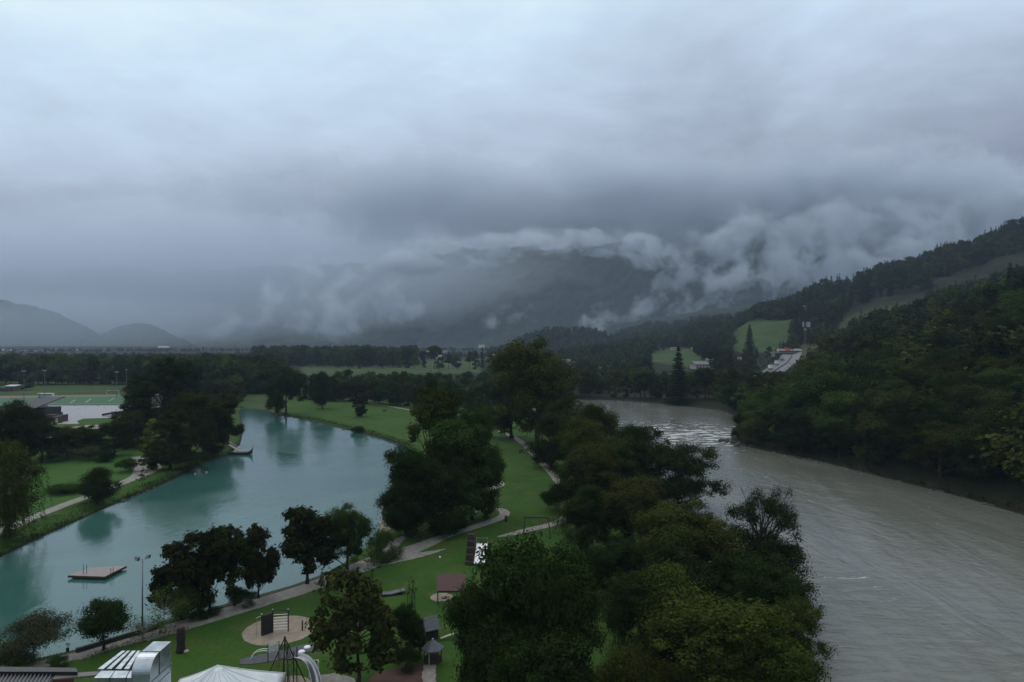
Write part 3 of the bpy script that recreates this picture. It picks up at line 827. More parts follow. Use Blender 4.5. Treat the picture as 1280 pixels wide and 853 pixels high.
# the great trees along the river path
G = 'trees along the river path'
tree('dense', 670, 562, 419, 112, 'olive', 'huge round tree with a yellow green crown, highest by the river path', group=G)
tree('tall', 640, 548, 470, 70, 'dark', 'dark tree left of the huge round tree', group=G)
tree('lacy', 706, 568, 488, 62, 'brown', 'grey olive tree right below the huge round tree at the river bend', group=G)
tree('dense', 690, 585, 512, 60, 'dark', 'dark olive tree on the bank right of the upper river path', group=G)
tree('lacy', 728, 625, 520, 76, 'olive', 'olive brown tree on the bank, second below the huge round tree', group=G)
tree('dense', 745, 650, 552, 96, 'brown', 'broad brownish olive tree where the river path meets the lower lawn', group=G)
tree('dense', 738, 605, 502, 84, 'brown', 'dull olive tree filling the strip right of the upper river path', group=G)
tree('dense', 776, 630, 540, 84, 'green', 'green tree in the strip left of the lacy trees', group=G)
tree('lacy', 796, 640, 528, 116, 'dark', 'lacy dark tree with sky gaps standing before the rapids', group=G)
tree('lacy', 848, 655, 552, 118, 'dark', 'spreading lacy dark tree leaning over the river below the rapids', group=G)
tree('dense', 735, 690, 605, 70, 'dark', 'dark low tree at the right edge of the lower lawn', group=G)
tree('dense', 800, 700, 595, 110, 'brown', 'very dark broad tree in the middle of the river strip', group=G)
tree('dense', 865, 745, 622, 130, 'olive', 'fine leaved olive tree in the river strip, left of the mistletoe tree', group=G)
tree('mistle', 950, 765, 612, 120, 'dark', 'half bare tree with mistletoe balls and bare branch tips over the river', group=G)
tree('dense', 965, 800, 690, 112, 'dark', 'dark tree hanging over the river below the mistletoe tree', group=G)
tree('lacy', 985, 850, 745, 100, 'olive', 'olive tree with a long branch reaching out above the river', group=G)
tree('roundt', 838, 822, 708, 100, 'gold', 'tree with large yellowish leaves in the lower river strip', group=G)
tree('dense', 890, 890, 748, 190, 'olive', 'broad fine leaved olive tree at the lower edge by the river', group=G)
tree('dense', 965, 920, 770, 140, 'olive', 'low olive tree on the river bank at the lower right of the strip', group=G)
tree('dense', 838, 770, 655, 104, 'brown', 'dark brownish tree in the strip above the yellowish tree', group=G)
tree('dense', 905, 815, 690, 100, 'dark', 'dark tree in the strip between yellowish tree and mistletoe tree', group=G)
tree('shrub', 790, 880, 800, 130, 'olive', 'olive green willow bush at the end of the narrow lawn strip', cat='shrub')
tree('dense', 770, 745, 668, 84, 'dark', 'dark tree at the right rim of the narrow lawn strip', group=G)
tree('dense', 806, 812, 716, 92, 'dark', 'dark tree by the narrow lawn strip left of the yellowish tree', group=G)
tree('shrub', 700, 640, 600, 50, 'dark', 'dark bush covering the river path bend', cat='shrub')
# the black mass at the bottom
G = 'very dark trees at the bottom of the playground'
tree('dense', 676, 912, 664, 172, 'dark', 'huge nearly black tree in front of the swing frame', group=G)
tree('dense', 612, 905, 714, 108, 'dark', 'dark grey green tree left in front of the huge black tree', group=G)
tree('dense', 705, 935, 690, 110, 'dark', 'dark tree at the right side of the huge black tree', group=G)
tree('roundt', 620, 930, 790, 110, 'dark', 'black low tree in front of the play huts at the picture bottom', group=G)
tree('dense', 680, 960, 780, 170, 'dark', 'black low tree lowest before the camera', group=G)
# left bank of the lake
G = 'trees on the left lake shore'
tree('willow', 8, 672, 548, 74, 'olive', 'weeping willow with hanging rods beside the left path')
tree('roundt', 122, 628, 586, 46, 'dark', 'small dark round tree beside the left lakeside path')
tree('sapling', 178, 608, 584, 18, 'rust', 'thin reddish sapling at the left path bend')
tree('column', 190, 587, 522, 32, 'yellow', 'bright yellow green poplar at the path bend')
tree('tall', 212, 587, 508, 52, 'brown', 'dark brownish tree right of the yellow poplar', group=G)
tree('dense', 236, 575, 487, 60, 'brown', 'olive brown broad tree behind the lake point', group=G)
tree('dense', 268, 566, 500, 44, 'dark', 'dark tree above the moored boat gangway', group=G)
tree('tall', 285, 556, 488, 42, 'brown', 'outermost dark tree of the lake point above the boat', group=G)
tree('tall', 205, 548, 446, 74, 'dark', 'tall dark tree rising behind the lake point trees', group=G)
tree('tall', 178, 552, 470, 54, 'dark', 'tall dark tree beside the skate ramps', group=G)
tree('tall', 232, 530, 455, 44, 'spruce', 'tall blackish tree at the back of the lake point', group=G)
tree('dense', 166, 560, 512, 46, 'rust', 'dull reddish brown tree beside the skate ramps', group=G)
tree('shrub', 232, 585, 560, 60, 'dark', 'dark undergrowth beneath the lake point trees', cat='shrub')
tree('shrub', 262, 572, 552, 40, 'dark', 'dark bush on the tip of the lake point', cat='shrub')
G = 'dark trees between lawn and sports ground'
tree('dense', 22, 578, 498, 66, 'dark', 'big dark tree in front of the grandstand roof', group=G)
tree('dense', 52, 578, 520, 56, 'dark', 'dark tree right of the big dark tree before the grandstand', group=G)
tree('dense', -22, 582, 500, 60, 'dark', 'dark tree cut by the left picture edge behind the willow', group=G)
tree('dense', 84, 574, 532, 46, 'rust', 'brownish low tree in front of the sand pits', group=G)
tree('dense', 112, 568, 531, 46, 'dark', 'dark low tree in front of the right sand pit', group=G)
tree('dense', 142, 570, 524, 46, 'dark', 'dark low tree left of the dull reddish tree', group=G)
tree('shrub', 111, 576, 556, 30, 'grey', 'grey green round bush on the lawn edge', cat='shrub')
tree('shrub', 132, 578, 562, 26, 'dark', 'small dark bush right of the grey green bush', cat='shrub')
tree('shrub', 158, 590, 572, 30, 'green', 'green bush at the path edge left of the bend', cat='shrub')
tree('shrub', 80, 616, 603, 60, 'green', 'low wild hedge between the lawn and the left path', cat='shrub')
# around the far end of the lake
tree('dense', 357, 520, 458, 52, 'dark', 'dark broad tree on the shore at the lake inlet')
tree('roundt', 403, 511, 466, 30, 'dark', 'small dark tree at the upper end of the far meadow')
tree('column', 450, 521, 478, 20, 'dark', 'small dark egg shaped tree alone on the far meadow')
tree('roundt', 322, 492, 462, 36, 'green', 'green tree behind the inlet grass')
tree('shrub', 447, 543, 532, 20, 'brown', 'brown reed bush on the far lake shore', cat='shrub')
tree('spruce', 848, 506, 433, 38, 'spruce', 'single spruce rising over the riverbank trees across the river')
tree('spruce', 937, 452, 406, 22, 'spruce', 'single dark spruce on the green hill meadow', base=on(937, 447))
tree('column', 505, 500, 463, 26, 'brown', 'slender brown tree among the row behind the far meadow')

# rows and the wood, every trunk standing at its own place ---------------------------------
rw = np.random.RandomState(9)
spots = []                   # x, y, height, width factor, kind, hue, where
def row(p0, p1, n, y_jit, hmin, hmax, where, hues=('dark', 'dark', 'green', 'brown'), spr=.08, depth=1):
    for k in range(n):
        q = (k + rw.uniform(.1, .9)) / n; u = p0[0] + (p1[0] - p0[0]) * q; v = p0[1] + (p1[1] - p0[1]) * q
        b = at(u, v); 
        for j in range(depth):
            y = b.y + j * 9 + rw.uniform(0, y_jit); x = (u - 640) / F * y
            spots.append((x, y, rw.uniform(hmin, hmax), rw.uniform(.85, 1.25), 'spruce' if rw.uniform() < spr else 'leafy', hues[rw.randint(len(hues))], where))
row((640, 497), (925, 513), 40, 6, 12, 17, 'far bank')
row((650, 494), (925, 503), 34, 10, 13, 18, 'far bank')
row((375, 499), (640, 520), 30, 12, 11, 15, 'meadow row')
row((415, 490), (640, 500), 26, 20, 10, 15, 'meadow row', ('dark', 'brown', 'brown', 'green'), .15)
row((-30, 481), (180, 481), 26, 12, 19, 25, 'pitch row', ('dark', 'green', 'dark', 'grey'))
row((170, 480), (345, 484), 24, 25, 18, 25, 'pitch row', ('dark', 'green', 'dark'))
row((300, 490), (400, 494), 14, 30, 9, 13, 'pitch row', ('dark', 'green'))
row((330, 461), (640, 462), 30, 60, 14, 29, 'field row', ('dark', 'green'))
row((870, 507), (930, 524), 12, 10, 10, 15, 'far bank')
row((927, 556), (1290, 648), 40, 5, 8, 14, 'near bank', ('dark', 'green', 'olive', 'dark'), 0)
# river right bank and the slopes above it
for k in range(60000):
    y = math.sqrt(rw.uniform(100 ** 2, 1250 ** 2)); u = rw.uniform(700, 1500); x = (u - 640) / F * y
    spots.append((x, y, 0, rw.uniform(.85, 1.3), None, None, 'slope'))
sp = [s for s in spots if s[6] == 'slope']; spots = [s for s in spots if s[6] != 'slope']
X_ = np.array([s[0] for s in sp]); Y_ = np.array([s[1] for s in sp]); U_ = 640 + F * X_ / Y_; Z_ = height(X_, Y_)
PY_ = YH + (HC - Z_) / Y_ * F
dR = sdist(RIVER, X_, Y_)
bank_side = (U_ > 905) | (Y_ > 420)
ok = (dR > 2.6) & bank_side
for poly, y0, y1 in MEADOW + SCRUB:
    ok &= ~(inside(np.array(poly, float), U_, PY_) & (Y_ > y0) & (Y_ < y1))
road_poly = np.array([(945, 470), (944, 452), (958, 436), (1012, 434), (1014, 470)], float)
RX_ = (np.interp(Y_, [470, 505, 545, 590, 630, 668, 700], [945, 955, 968, 980, 986, 990, 992]) - 640) / F * Y_
ok &= ~((np.abs(X_ - RX_) < 15) & (Y_ > 440) & (Y_ < 700))
ok &= ~((U_ < 905) & (Y_ < 950))
cell = {}
for i in np.argsort(Y_):
    if not ok[i]: continue
    y = Y_[i]; d = 8.0 if y < 330 else 9.5 if y < 700 else 12.0
    key = (int(X_[i] / d), int(y / d))
    if key in cell: continue
    cell[key] = 1
    up_ = U_[i] > 905 and y > 560
    s_ = rw.uniform() < (.55 if up_ else .10)
    h_ = (rw.uniform(9, 16) if rw.uniform() < .35 else rw.uniform(15, 23)) if not s_ else rw.uniform(15, 27)
    if dR[i] < 22 and y < 300: h_ = rw.uniform(13, 19)
    if dR[i] < 7: h_ *= .75
    hue = 'spruce' if s_ else ('dark', 'dark', 'green', 'olive', 'brown', 'dark', 'green', 'olive')[rw.randint(8)]
    if 395 < y < 760 and 880 < U_[i] < 1030: h_ *= .5
    if y < 620 and U_[i] < 925: h_ *= .75
    if 946 < U_[i] < 1012 and y < 690: h_ = min(h_, max(3.0, HC - Z_[i] - 37 * y / F))
    spots.append((X_[i], y, h_, rw.uniform(.85, 1.3), 'spruce' if s_ else 'leafy', hue, 'near bank' if y < 330 else 'slope'))
# flat woods and hedges out in the valley
def scatter(poly_w, d, hmin, hmax, spr, where, n=9000, hues=('dark', 'green', 'dark', 'brown')):
    xs = [p[0] for p in poly_w]; yy = [p[1] for p in poly_w]; P = np.array(poly_w, float); seen = {}
    x = rw.uniform(min(xs), max(xs), n); y = rw.uniform(min(yy), max(yy), n); k = inside(P, x, y)
    for a, b_ in zip(x[k], y[k]):
        key = (int(a / d), int(b_ / d))
        if key in seen: continue
        seen[key] = 1
        s_ = rw.uniform() < spr
        spots.append((a, b_, rw.uniform(hmin, hmax), rw.uniform(.9, 1.3), 'spruce' if s_ else 'leafy', 'spruce' if s_ else hues[rw.randint(len(hues))], where))
def W_(u, y): return ((u - 640) / F * y, y)
scatter([W_(-60, 560), W_(330, 560), W_(330, 700), W_(-60, 700)], 11, 14, 21, .1, 'valley')
scatter([W_(180, 430), W_(345, 420), W_(350, 600), W_(170, 600)], 10, 14, 22, .1, 'valley')
scatter([W_(236, 372), W_(300, 372), W_(300, 430), W_(236, 430)], 9, 10, 15, .05, 'valley', 1500)
scatter([W_(725, 425), W_(905, 412), W_(905, 470), W_(790, 560), W_(725, 520)], 10, 6, 10, .1, 'valley', 4000)
scatter([W_(320, 900), W_(520, 900), W_(520, 1150), W_(320, 1150)], 14, 13, 28, .1, 'valley')
scatter([W_(420, 400), W_(640, 360), W_(720, 430), W_(640, 520), W_(420, 450)], 10, 9, 12, .1, 'valley')
scatter([W_(612, 640), W_(730, 560), W_(740, 640), W_(810, 560), W_(812, 900), W_(760, 980), W_(620, 1000)], 15, 8, 14, .15, 'valley')
scatter([W_(-60, 1100), W_(330, 1200), W_(640, 1300), W_(640, 1420), W_(-60, 1300)], 18, 8, 13, .1, 'valley')
scatter([W_(-80, 1800), W_(640, 1900), W_(640, 2100), W_(-80, 2000)], 26, 7, 11, .1, 'valley')
scatter([W_(612, 1480), W_(785, 1480), W_(785, 1830), W_(612, 1830)], 13, 12, 18, .3, 'valley', 9000)
scatter([W_(700, 1000), W_(830, 1050), W_(830, 1400), W_(700, 1400)], 15, 12, 20, .2, 'valley')
scatter([W_(770, 1350), W_(950, 1150), W_(960, 1500), W_(770, 2300)], 17, 14, 22, .6, 'valley', 12000, ('dark', 'green'))
scatter([W_(900, 560), W_(914, 560), W_(912, 1150), W_(850, 1300)], 12, 13, 20, .5, 'valley', 6000, ('dark', 'green'))
scatter([W_(985, 700), W_(1035, 690), W_(1050, 840), W_(990, 860)], 11, 10, 15, .3, 'valley', 3000, ('dark', 'green'))

S_ = np.array([s[:4] for s in spots]); SX, SY, SH, SW = S_.T
SZ = height(SX, SY); SU = 640 + F * SX / SY
keep = (sdist(LAKE, SX, SY) > 3) & (sdist(RIVER, SX, SY) > 2) & (SU > -250) & (SU < 1500)
# which of them show largest: the nearest in view whose crown is not behind the crown of one before it
order = [i for i in np.argsort(-(SH / SY)) if keep[i]]
near_z = [(o.location.x, o.location.y, o.scale.z + o.location.z, o.scale.x * .35) for o in C.objects if o.get('category') == 'tree']
indiv = []; horizon = np.full(1400, 900.0)
for i in sorted([k for k in order], key=lambda k: SY[k]):
    c0, c1 = SU[i] - F * SH[i] * .22 / SY[i], SU[i] + F * SH[i] * .22 / SY[i]
    topy = YH + (HC - SZ[i] - SH[i]) / SY[i] * F
    a, b_ = int(max(0, c0)), int(min(1399, c1))
    if SU[i] < -8 or SU[i] > 1288 or a >= b_: continue
    vis = np.maximum(horizon[a:b_ + 1] - topy, 0).mean() * (b_ - a)
    horizon[a:b_ + 1] = np.minimum(horizon[a:b_ + 1], topy)
    indiv.append((vis, i))
indiv.sort(key=lambda q: -q[0])
N_NEAR = sum(1 for o in C.objects if o.get('category') == 'tree')
chosen = set(i for v, i in indiv[:296 - N_NEAR] if v > 3)
LAB = {'far bank': ('tree in the dark row lining the far bank across the river', 'trees lining the far river bank'),
       'meadow row': ('tree in the dark row behind the far lakeside meadow', 'trees behind the far lakeside meadow'),
       'pitch row': ('tree in the tall grey green row behind the sports pitches', 'tall trees behind the sports pitches'),
       'field row': ('tree in the hazy row beyond the distant pale fields', 'hazy trees beyond the distant fields'),
       'near bank': ('tree of the dense wood on the right river bank', 'trees of the wood on the right river bank'),
       'slope': ('tree on the wooded slope above the right river bank', 'trees on the wooded slope'),
       'valley': ('tree in the flat hazy wood across the valley floor', 'trees in the valley wood')}
ADJ = dict(dark='dark green broadleaf', green='mid green broadleaf', olive='olive green broadleaf', brown='brownish green broadleaf', rust='rust tinged broadleaf', spruce='dark pointed spruce', grey='grey green broadleaf')
rest = []
for i in order:
    x, y, h_, w_, kind, hue, where = spots[i]
    if i in chosen:
        kk = 'large' if kind == 'leafy' and y < 300 else kind
        p = MID[kk][rw.randint(len(MID[kk]))]
        o = link('spruce_tree' if kind == 'spruce' else 'broadleaf_tree', p['mesh'], None, (x, y, SZ[i] - .2), rw.uniform(0, 6.28))
        o.scale = (h_ * w_ * (1.1 if kk == 'large' else 1), h_ * w_ * (1.1 if kk == 'large' else 1), h_)
        if kind == 'spruce': hue = 'spruce'
        o.color = scaled(HUE[hue], .36)
        adj = ADJ[hue].replace(' broadleaf', '').replace(' spruce', '')
        tx, gp = LAB[where]
        if kind == 'spruce': tx = tx.replace('tree', 'spruce', 1)
        tag(o, adj + ' ' + tx, 'tree', gp)
    else: rest.append((x, y, SZ[i] - .3, h_, w_, 5 + (len(rest) % 2) if kind == 'spruce' else rw.randint(5), hue))

# the rest of the wood: one object
wood_src = D.collections.new('wood_source')
FAR = [make_proto('far', e, w, .03, 34, 32, .080, (.07, .13), .03, 3, .016, s, sub=5) for e, w, s in
       (('round', .75, 201), ('tall', .55, 202), ('bushy', .8, 203), ('round', .9, 204), ('tall', .5, 205))] + [make_spruce('far_spruce', .33, 11, s, .085, 9) for s in (211, 212)]
fh = ('dark', 'green', 'dark', 'olive', 'brown', 'spruce', 'spruce')
for i, p in enumerate(FAR):
    o = D.objects.new('%d_tree_source' % i, merged('wood_tree', p, leaf_mat('wood_leaves_%d' % i, HUE[fh[i]]))); wood_src.objects.link(o); o.color = (*HUE[fh[i]], 1)
rest = np.array([r[:6] for r in rest], float)
me = D.meshes.new('wood'); me.vertices.add(len(rest)); me.vertices.foreach_set('co', rest[:, :3].astype(np.float32).ravel())
for nm, ty, a in (('size', 'FLOAT_VECTOR', np.stack([rest[:, 3] * rest[:, 4], rest[:, 3] * rest[:, 4], rest[:, 3]], 1)), ('turn', 'FLOAT_VECTOR', np.stack([0 * rest[:, 3], 0 * rest[:, 3], rw.uniform(0, 6.28, len(rest))], 1))):
    at_ = me.attributes.new(nm, ty, 'POINT'); at_.data.foreach_set('vector', a.astype(np.float32).ravel())
at_ = me.attributes.new('sort', 'INT', 'POINT'); at_.data.foreach_set('value', rest[:, 5].astype(np.int32))
wo = tag(link('forest', me), 'dark mixed wood covering the slopes and the valley floor', 'wood', kind='stuff')
ng = D.node_groups.new('forest', 'GeometryNodeTree')
ng.interface.new_socket('Geometry', in_out='INPUT', socket_type='NodeSocketGeometry'); ng.interface.new_socket('Geometry', in_out='OUTPUT', socket_type='NodeSocketGeometry')
gi = ng.nodes.new('NodeGroupInput'); go = ng.nodes.new('NodeGroupOutput')
ci = ng.nodes.new('GeometryNodeCollectionInfo'); ci.inputs['Collection'].default_value = wood_src
ci.inputs['Separate Children'].default_value = True; ci.inputs['Reset Children'].default_value = True
ip = ng.nodes.new('GeometryNodeInstanceOnPoints'); ip.inputs['Pick Instance'].default_value = True
def na(nm, ty):
    a = ng.nodes.new('GeometryNodeInputNamedAttribute'); a.data_type = ty; a.inputs['Name'].default_value = nm
    return [s for s in a.outputs if s.enabled and s.name == 'Attribute'][0]
ng.links.new(gi.outputs[0], ip.inputs['Points']); ng.links.new(ci.outputs[0], ip.inputs['Instance'])
ng.links.new(na('sort', 'INT'), ip.inputs['Instance Index'])
ng.links.new(na('turn', 'FLOAT_VECTOR'), ip.inputs['Rotation']); ng.links.new(na('size', 'FLOAT_VECTOR'), ip.inputs['Scale'])
ng.links.new(ip.outputs[0], go.inputs[0])
wo.modifiers.new('forest', 'NODES').node_group = ng
print('TREES near', N_NEAR, 'individual', len(chosen), 'wood', len(rest))
# ------------------------------------------------------------------ paths and ground patches
def paved(name, c1, c2, rough=.85, puddle=0.0):
    m = D.materials.new(name); m.use_nodes = True; t = m.node_tree; b = t.nodes['Principled BSDF']
    geo = nn(t, 'ShaderNodeNewGeometry'); P_ = geo.outputs['Position']
    f = noise(t, P_, 1.1, 6, .7); g = noise(t, P_, 9.0, 3, .7); w = noise(t, P_, .30, 4, .6, .5)
    c = mixc(t, mapr(t, f, .3, .7), c1, c2)
    c = mixc(t, mapr(t, g, .55, .8, 0, .5), c, tuple(x * .5 for x in c1))
    wet = mapr(t, w, .58, .66, 0, puddle)
    t.links.new(mixc(t, wet, c, tuple(x * .55 for x in c1)), b.inputs['Base Color'])
    t.links.new(mixc(t, wet, (rough,) * 3, (.08,) * 3), b.inputs['Roughness'])
    bp = nn(t, 'ShaderNodeBump'); bp.inputs['Strength'].default_value = .3; bp.inputs['Distance'].default_value = .03
    t.links.new(g, bp.inputs['Height']); t.links.new(bp.outputs[0], b.inputs['Normal'])
    return m
GRAVEL = paved('pale_gravel', (.145, .135, .122), (.235, .218, .198), .85, .5)
CONC = paved('wet_concrete', (.15, .155, .18), (.25, .255, .285), .6, .7)
SAND = paved('play_sand', (.18, .15, .12), (.26, .215, .165), .95)
RUBBER = paved('rubber_matting', (.040, .042, .055), (.070, .072, .088), .8, .3)
BARKM = paved('bark_mulch', (.040, .020, .016), (.075, .036, .028), .95)
ASPH = paved('wet_asphalt', (.085, .09, .10), (.13, .135, .15), .75, .35)
TURF = paved('artificial_turf', (.009, .070, .027), (.014, .088, .033), .9)
REDTRACK = paved('red_track', (.12, .06, .045), (.16, .075, .055), .8)

def smooth_line(P, n=8):
    P = [Vector(p) for p in P]; o = []
    for i in range(len(P) - 1):
        a, b_, c_, d = P[max(i - 1, 0)], P[i], P[i + 1], P[min(i + 2, len(P) - 1)]
        for k in range(n):
            t_ = k / n
            o.append(.5 * ((2 * b_) + (c_ - a) * t_ + (2 * a - 5 * b_ + 4 * c_ - d) * t_ ** 2 + (3 * b_ - a - 3 * c_ + d) * t_ ** 3))
    return o + [P[-1]]
def ribbon(name, px, width, m, kind='structure', lift=.03, ends=None):
    P = smooth_line([at(x, y)[:2] + (0,) if False else (at(x, y).x, at(x, y).y, 0) for x, y in px])
    V, Fq = [], []; n = len(P); rs_ = np.random.RandomState(len(px) * 7 + int(px[0][0]) % 97)
    for i, p in enumerate(P):
        d = (P[min(i + 1, n - 1)] - P[max(i - 1, 0)]).normalized(); s_ = Vector((-d.y, d.x, 0))
        w = width if not isinstance(width, (list, tuple)) else np.interp(i / (n - 1), np.linspace(0, 1, len(width)), width)
        for k in range(5):
            q = p + s_ * w * ((k / 4) - .5) + (s_ * rs_.uniform(-.09, .09) if k in (0, 4) else Vector())
            V.append((q.x, q.y, gz(q.x, q.y) + lift - (.03 if k in (0, 4) else 0)))
    for i in range(n - 1):
        for k in range(4): Fq.append((i * 5 + k + 1, i * 5 + k, i * 5 + 5 + k, i * 5 + 6 + k))
    return tag(link(name, quad_mesh(name, V, Fq, [m], smooth=False)), kind=kind)
def patch(name, px, m, lift=.05, z=None, wobble=.1, kind='structure', step=1.0):
    """a level sheet over the ground"""
    P = [at(x, y) if z is None else at(x, y, z) for x, y in px]
    bmv = MB(); pp = []
    n = len(P); rs_ = np.random.RandomState(int(px[0][0]) % 91)
    for i in range(n):
        a, b_ = P[i], P[(i + 1) % n]
        for k in range(4):
            q = a.lerp(b_, k / 4); pp.append((q.x + rs_.uniform(-1, 1) * wobble, q.y + rs_.uniform(-1, 1) * wobble))
    zt = (z if z is not None else max(gz(*p) for p in pp)) + lift
    bmv.prism(pp, zt - .3, zt)
    o = bmv.build(name, m); return tag(o, kind=kind)
def disc(name, px, py, rpx, m, lift=.05):
    c_ = at(px, py); k = c_.y / F; pp = []; rs_ = np.random.RandomState(int(px))
    for i in range(40):
        a = 2 * math.pi * i / 40; r_ = rpx * k * (1 + rs_.uniform(-.012, .012)); pp.append((c_.x + r_ * math.cos(a), c_.y + r_ * math.sin(a)))
    b_ = MB(); b_.prism(pp, -.3, lift); return tag(b_.build(name, m), kind='structure'), c_

ribbon('path', [(-80, 880), (-10, 846), (30, 834), (100, 817), (160, 801), (210, 787), (260, 772.5), (310, 757.5), (370, 739), (420, 721), (460, 705.5), (488, 695.5), (520, 685), (560, 669), (600, 656.5), (622, 649), (631, 643), (627, 637.5), (610, 636.5), (590, 640)],
       [3.6, 3.6, 3.5, 3.4, 3.3, 3.2, 3.2, 3.2, 3.3, 3.6, 4.0, 5.0, 3.4, 2.4, 2.1, 2.0, 2.0, 1.8, 1.6, 1.5], GRAVEL)
ribbon('path', [(478, 702), (505, 697), (530, 692.5), (557, 686.5)], [3.6, 3.2, 2.0, .3], GRAVEL, lift=.045)
ribbon('path', [(468, 704), (482, 691), (492, 680), (506, 671)], [3.0, 3.0, 2.2, 1.2], GRAVEL, lift=.06)
ribbon('path', [(622, 671), (640, 667.5), (662, 662), (690, 655.5), (706, 648), (716, 632), (703, 610), (690, 592), (672, 573), (658, 558), (643, 547), (625, 539)], [.6, 1.6, 2.0, 2.0, 2.0, 2.0, 2.0, 2.0, 2.2, 2.2, 2.2, 2.0], GRAVEL)
ribbon('path', [(596, 615), (614, 611), (626, 606), (622, 601.5), (610, 600)], 1.8, GRAVEL)
ribbon('path', [(405, 495), (420, 497.5), (445, 501.5), (480, 507), (512, 512.5), (540, 518)], 2.2, GRAVEL)
ribbon('path', [(-70, 697), (0, 665), (40, 647.5), (80, 631.5), (120, 617), (150, 605), (172, 595.5), (184, 587), (181, 578), (172, 571)], [2.6, 2.6, 2.6, 2.6, 2.6, 2.8, 3.4, 6.5, 5.5, 3.0], GRAVEL)
patch('beach', [(474, 650), (480, 648), (486, 655), (490, 662), (486, 668), (478, 672), (474, 668)], SAND, lift=-.35, z=-.2, wobble=.3)
# the low quay wall between path and lake
qb = MB(); Q = smooth_line([(p.x, p.y, 0) for p in pts([(95, 811.5), (200, 780.5), (300, 753), (360, 736), (400, 721.5), (425, 707.5)])])
for a, b_ in zip(Q[:-1], Q[1:]): qb.beam((a.x, a.y, -.45), (b_.x, b_.y, -.45), .35, 1.05)
q_ = qb.build('quay_wall', mat('dark_wet_stone', (.035, .036, .036), .8, var=.4, scale=2))
tag(q_, 'low dark stone edge between lakeside path and lake', 'wall')

# playground ---------------------------------------------------------------------------
STEEL = mat('galvanised_steel', (.44, .47, .50), .32, .9, .18, 2.0)
STEELD = mat('painted_dark_steel', (.018, .018, .020), .5, .3)
WOODD = mat('dark_weathered_wood', (.030, .022, .017), .85, var=.4, scale=5)
WOODP = mat('pale_weathered_wood', (.30, .27, .23), .8, var=.25, scale=5)
WHITEP = mat('white_paint', (.72, .74, .76), .5, var=.06)
GREYP = mat('grey_paint', (.30, .32, .35), .5)
SLATE = mat('slate_roof', (.060, .068, .085), .45, var=.3, scale=4)
REDROOF = mat('faded_red_roof', (.050, .016, .017), .7, var=.25, scale=3)
REDWALL = mat('red_brown_boards', (.10, .022, .015), .8, var=.3)
def V2(px, py, z=0.0): return at(px, py, z)

_, cw = disc('play_sand', 349.5, 788, 44, SAND, .05)
t_ = empty('climbing_frame', at(341, 792), 'climbing frame with black wall and white ladder bars on round sand', 'climbing frame'); o0 = t_.location
A = V2(327, 795.6) - o0; B_ = V2(341, 791) - o0; E = V2(360.3, 789.7) - o0
MB().sheet([A + Vector((0, 0, .05)), B_ + Vector((0, 0, .05)), B_ + Vector((0, 0, 2.25)), A + Vector((0, 0, 2.25))], .09).build('climbing_wall', mat('black_boards', (.012, .012, .012), .8, scale=4), t_)
for p, h_ in ((A, 2.45), (B_, 2.6), (E, 2.5)):
    q_ = MB().tube([p, p + Vector((0, 0, h_))], .075, 8).build('post', WOODD, t_)
    MB().lathe([(.10, 0), (.10, .05), (.02, .09)], p + Vector((0, 0, h_)), 8).build('post_cap', GREYP, q_)
for k in range(6):
    z_ = .35 + k * .33
    MB().tube([B_ + Vector((0, 0, z_)), E + Vector((0, 0, z_))], .035, 6).build('ladder_bar', WHITEP, t_)
MB().tube([B_ + Vector((0, 0, 2.62)), E + Vector((0, 0, 2.42))], .06, 6).build('top_beam', WOODD, t_)
h0 = A + Vector((-.55, -.1, 0)); MB().tube([h0, h0 + Vector((0, 0, 2.1)), h0 + Vector((.5, .1, 2.25))], .025, 6).build('sliding_pole', STEEL, t_)
p_ = V2(378, 789)
tag(MB().lathe([(.09, 0), (.09, 1.15), (.07, 1.2)], (0, 0, 0), 10).build('play_post', WOODD, None, True, p_), 'short dark post standing alone on the round sand', 'post')

mt_ = patch('rubber_mat', [(299, 831), (300, 825), (322, 820), (350, 814), (384, 805.5), (400, 804), (409, 806.5), (407, 812), (380, 817), (345, 826), (318, 831)], RUBBER, .06)
for x, y in ((384, 810), (377, 815.5), (401, 811)):
    tag(MB().lathe([(.36, 0), (.36, .10), (.30, .16)], (0, 0, 0), 14).build('stepping_stone', WHITEP, None, False, V2(x, y, .06)), {384: 'white stepping disc on the dark mat, farthest from the white board', 377: 'white stepping disc on the dark mat, nearest to the white board', 401: 'white stepping disc at the right tip of the dark mat'}[x], 'stepping disc', 'white stepping discs on the rubber mat')
t_ = empty('balance_frame', V2(341, 826), 'play frame with white board and two curved white rails', 'play frame'); o0 = t_.location
a_ = V2(335, 828) - o0; b_ = V2(348.5, 824.5) - o0
for p in (a_, b_): MB().tube([p, p + Vector((0, 0, 1.9))], .05, 8).build('post', STEELD, t_)
MB().sheet([a_ + Vector((0, 0, .95)), b_ + Vector((0, 0, .95)), b_ + Vector((0, 0, 1.75)), a_ + Vector((0, 0, 1.75))], .04).build('board', mat('pale_board', (.50, .52, .53), .6), t_)
MB().tube([a_ + Vector((0, 0, 1.92)), b_ + Vector((0, 0, 1.92))], .035, 6).build('top_rail', GREYP, t_)
e_ = V2(313, 825.5) - o0; dv = b_ - a_
for s_ in (0.0, .28):
    arc = [a_.lerp(e_, q) + Vector((0, s_ * 1.6, (1.15) * math.sqrt(max(0, 1 - q ** 2.4)))) for q in np.linspace(0, 1, 12)]
    MB().tube(arc, .035, 6).build('curved_rail', WHITEP, t_)

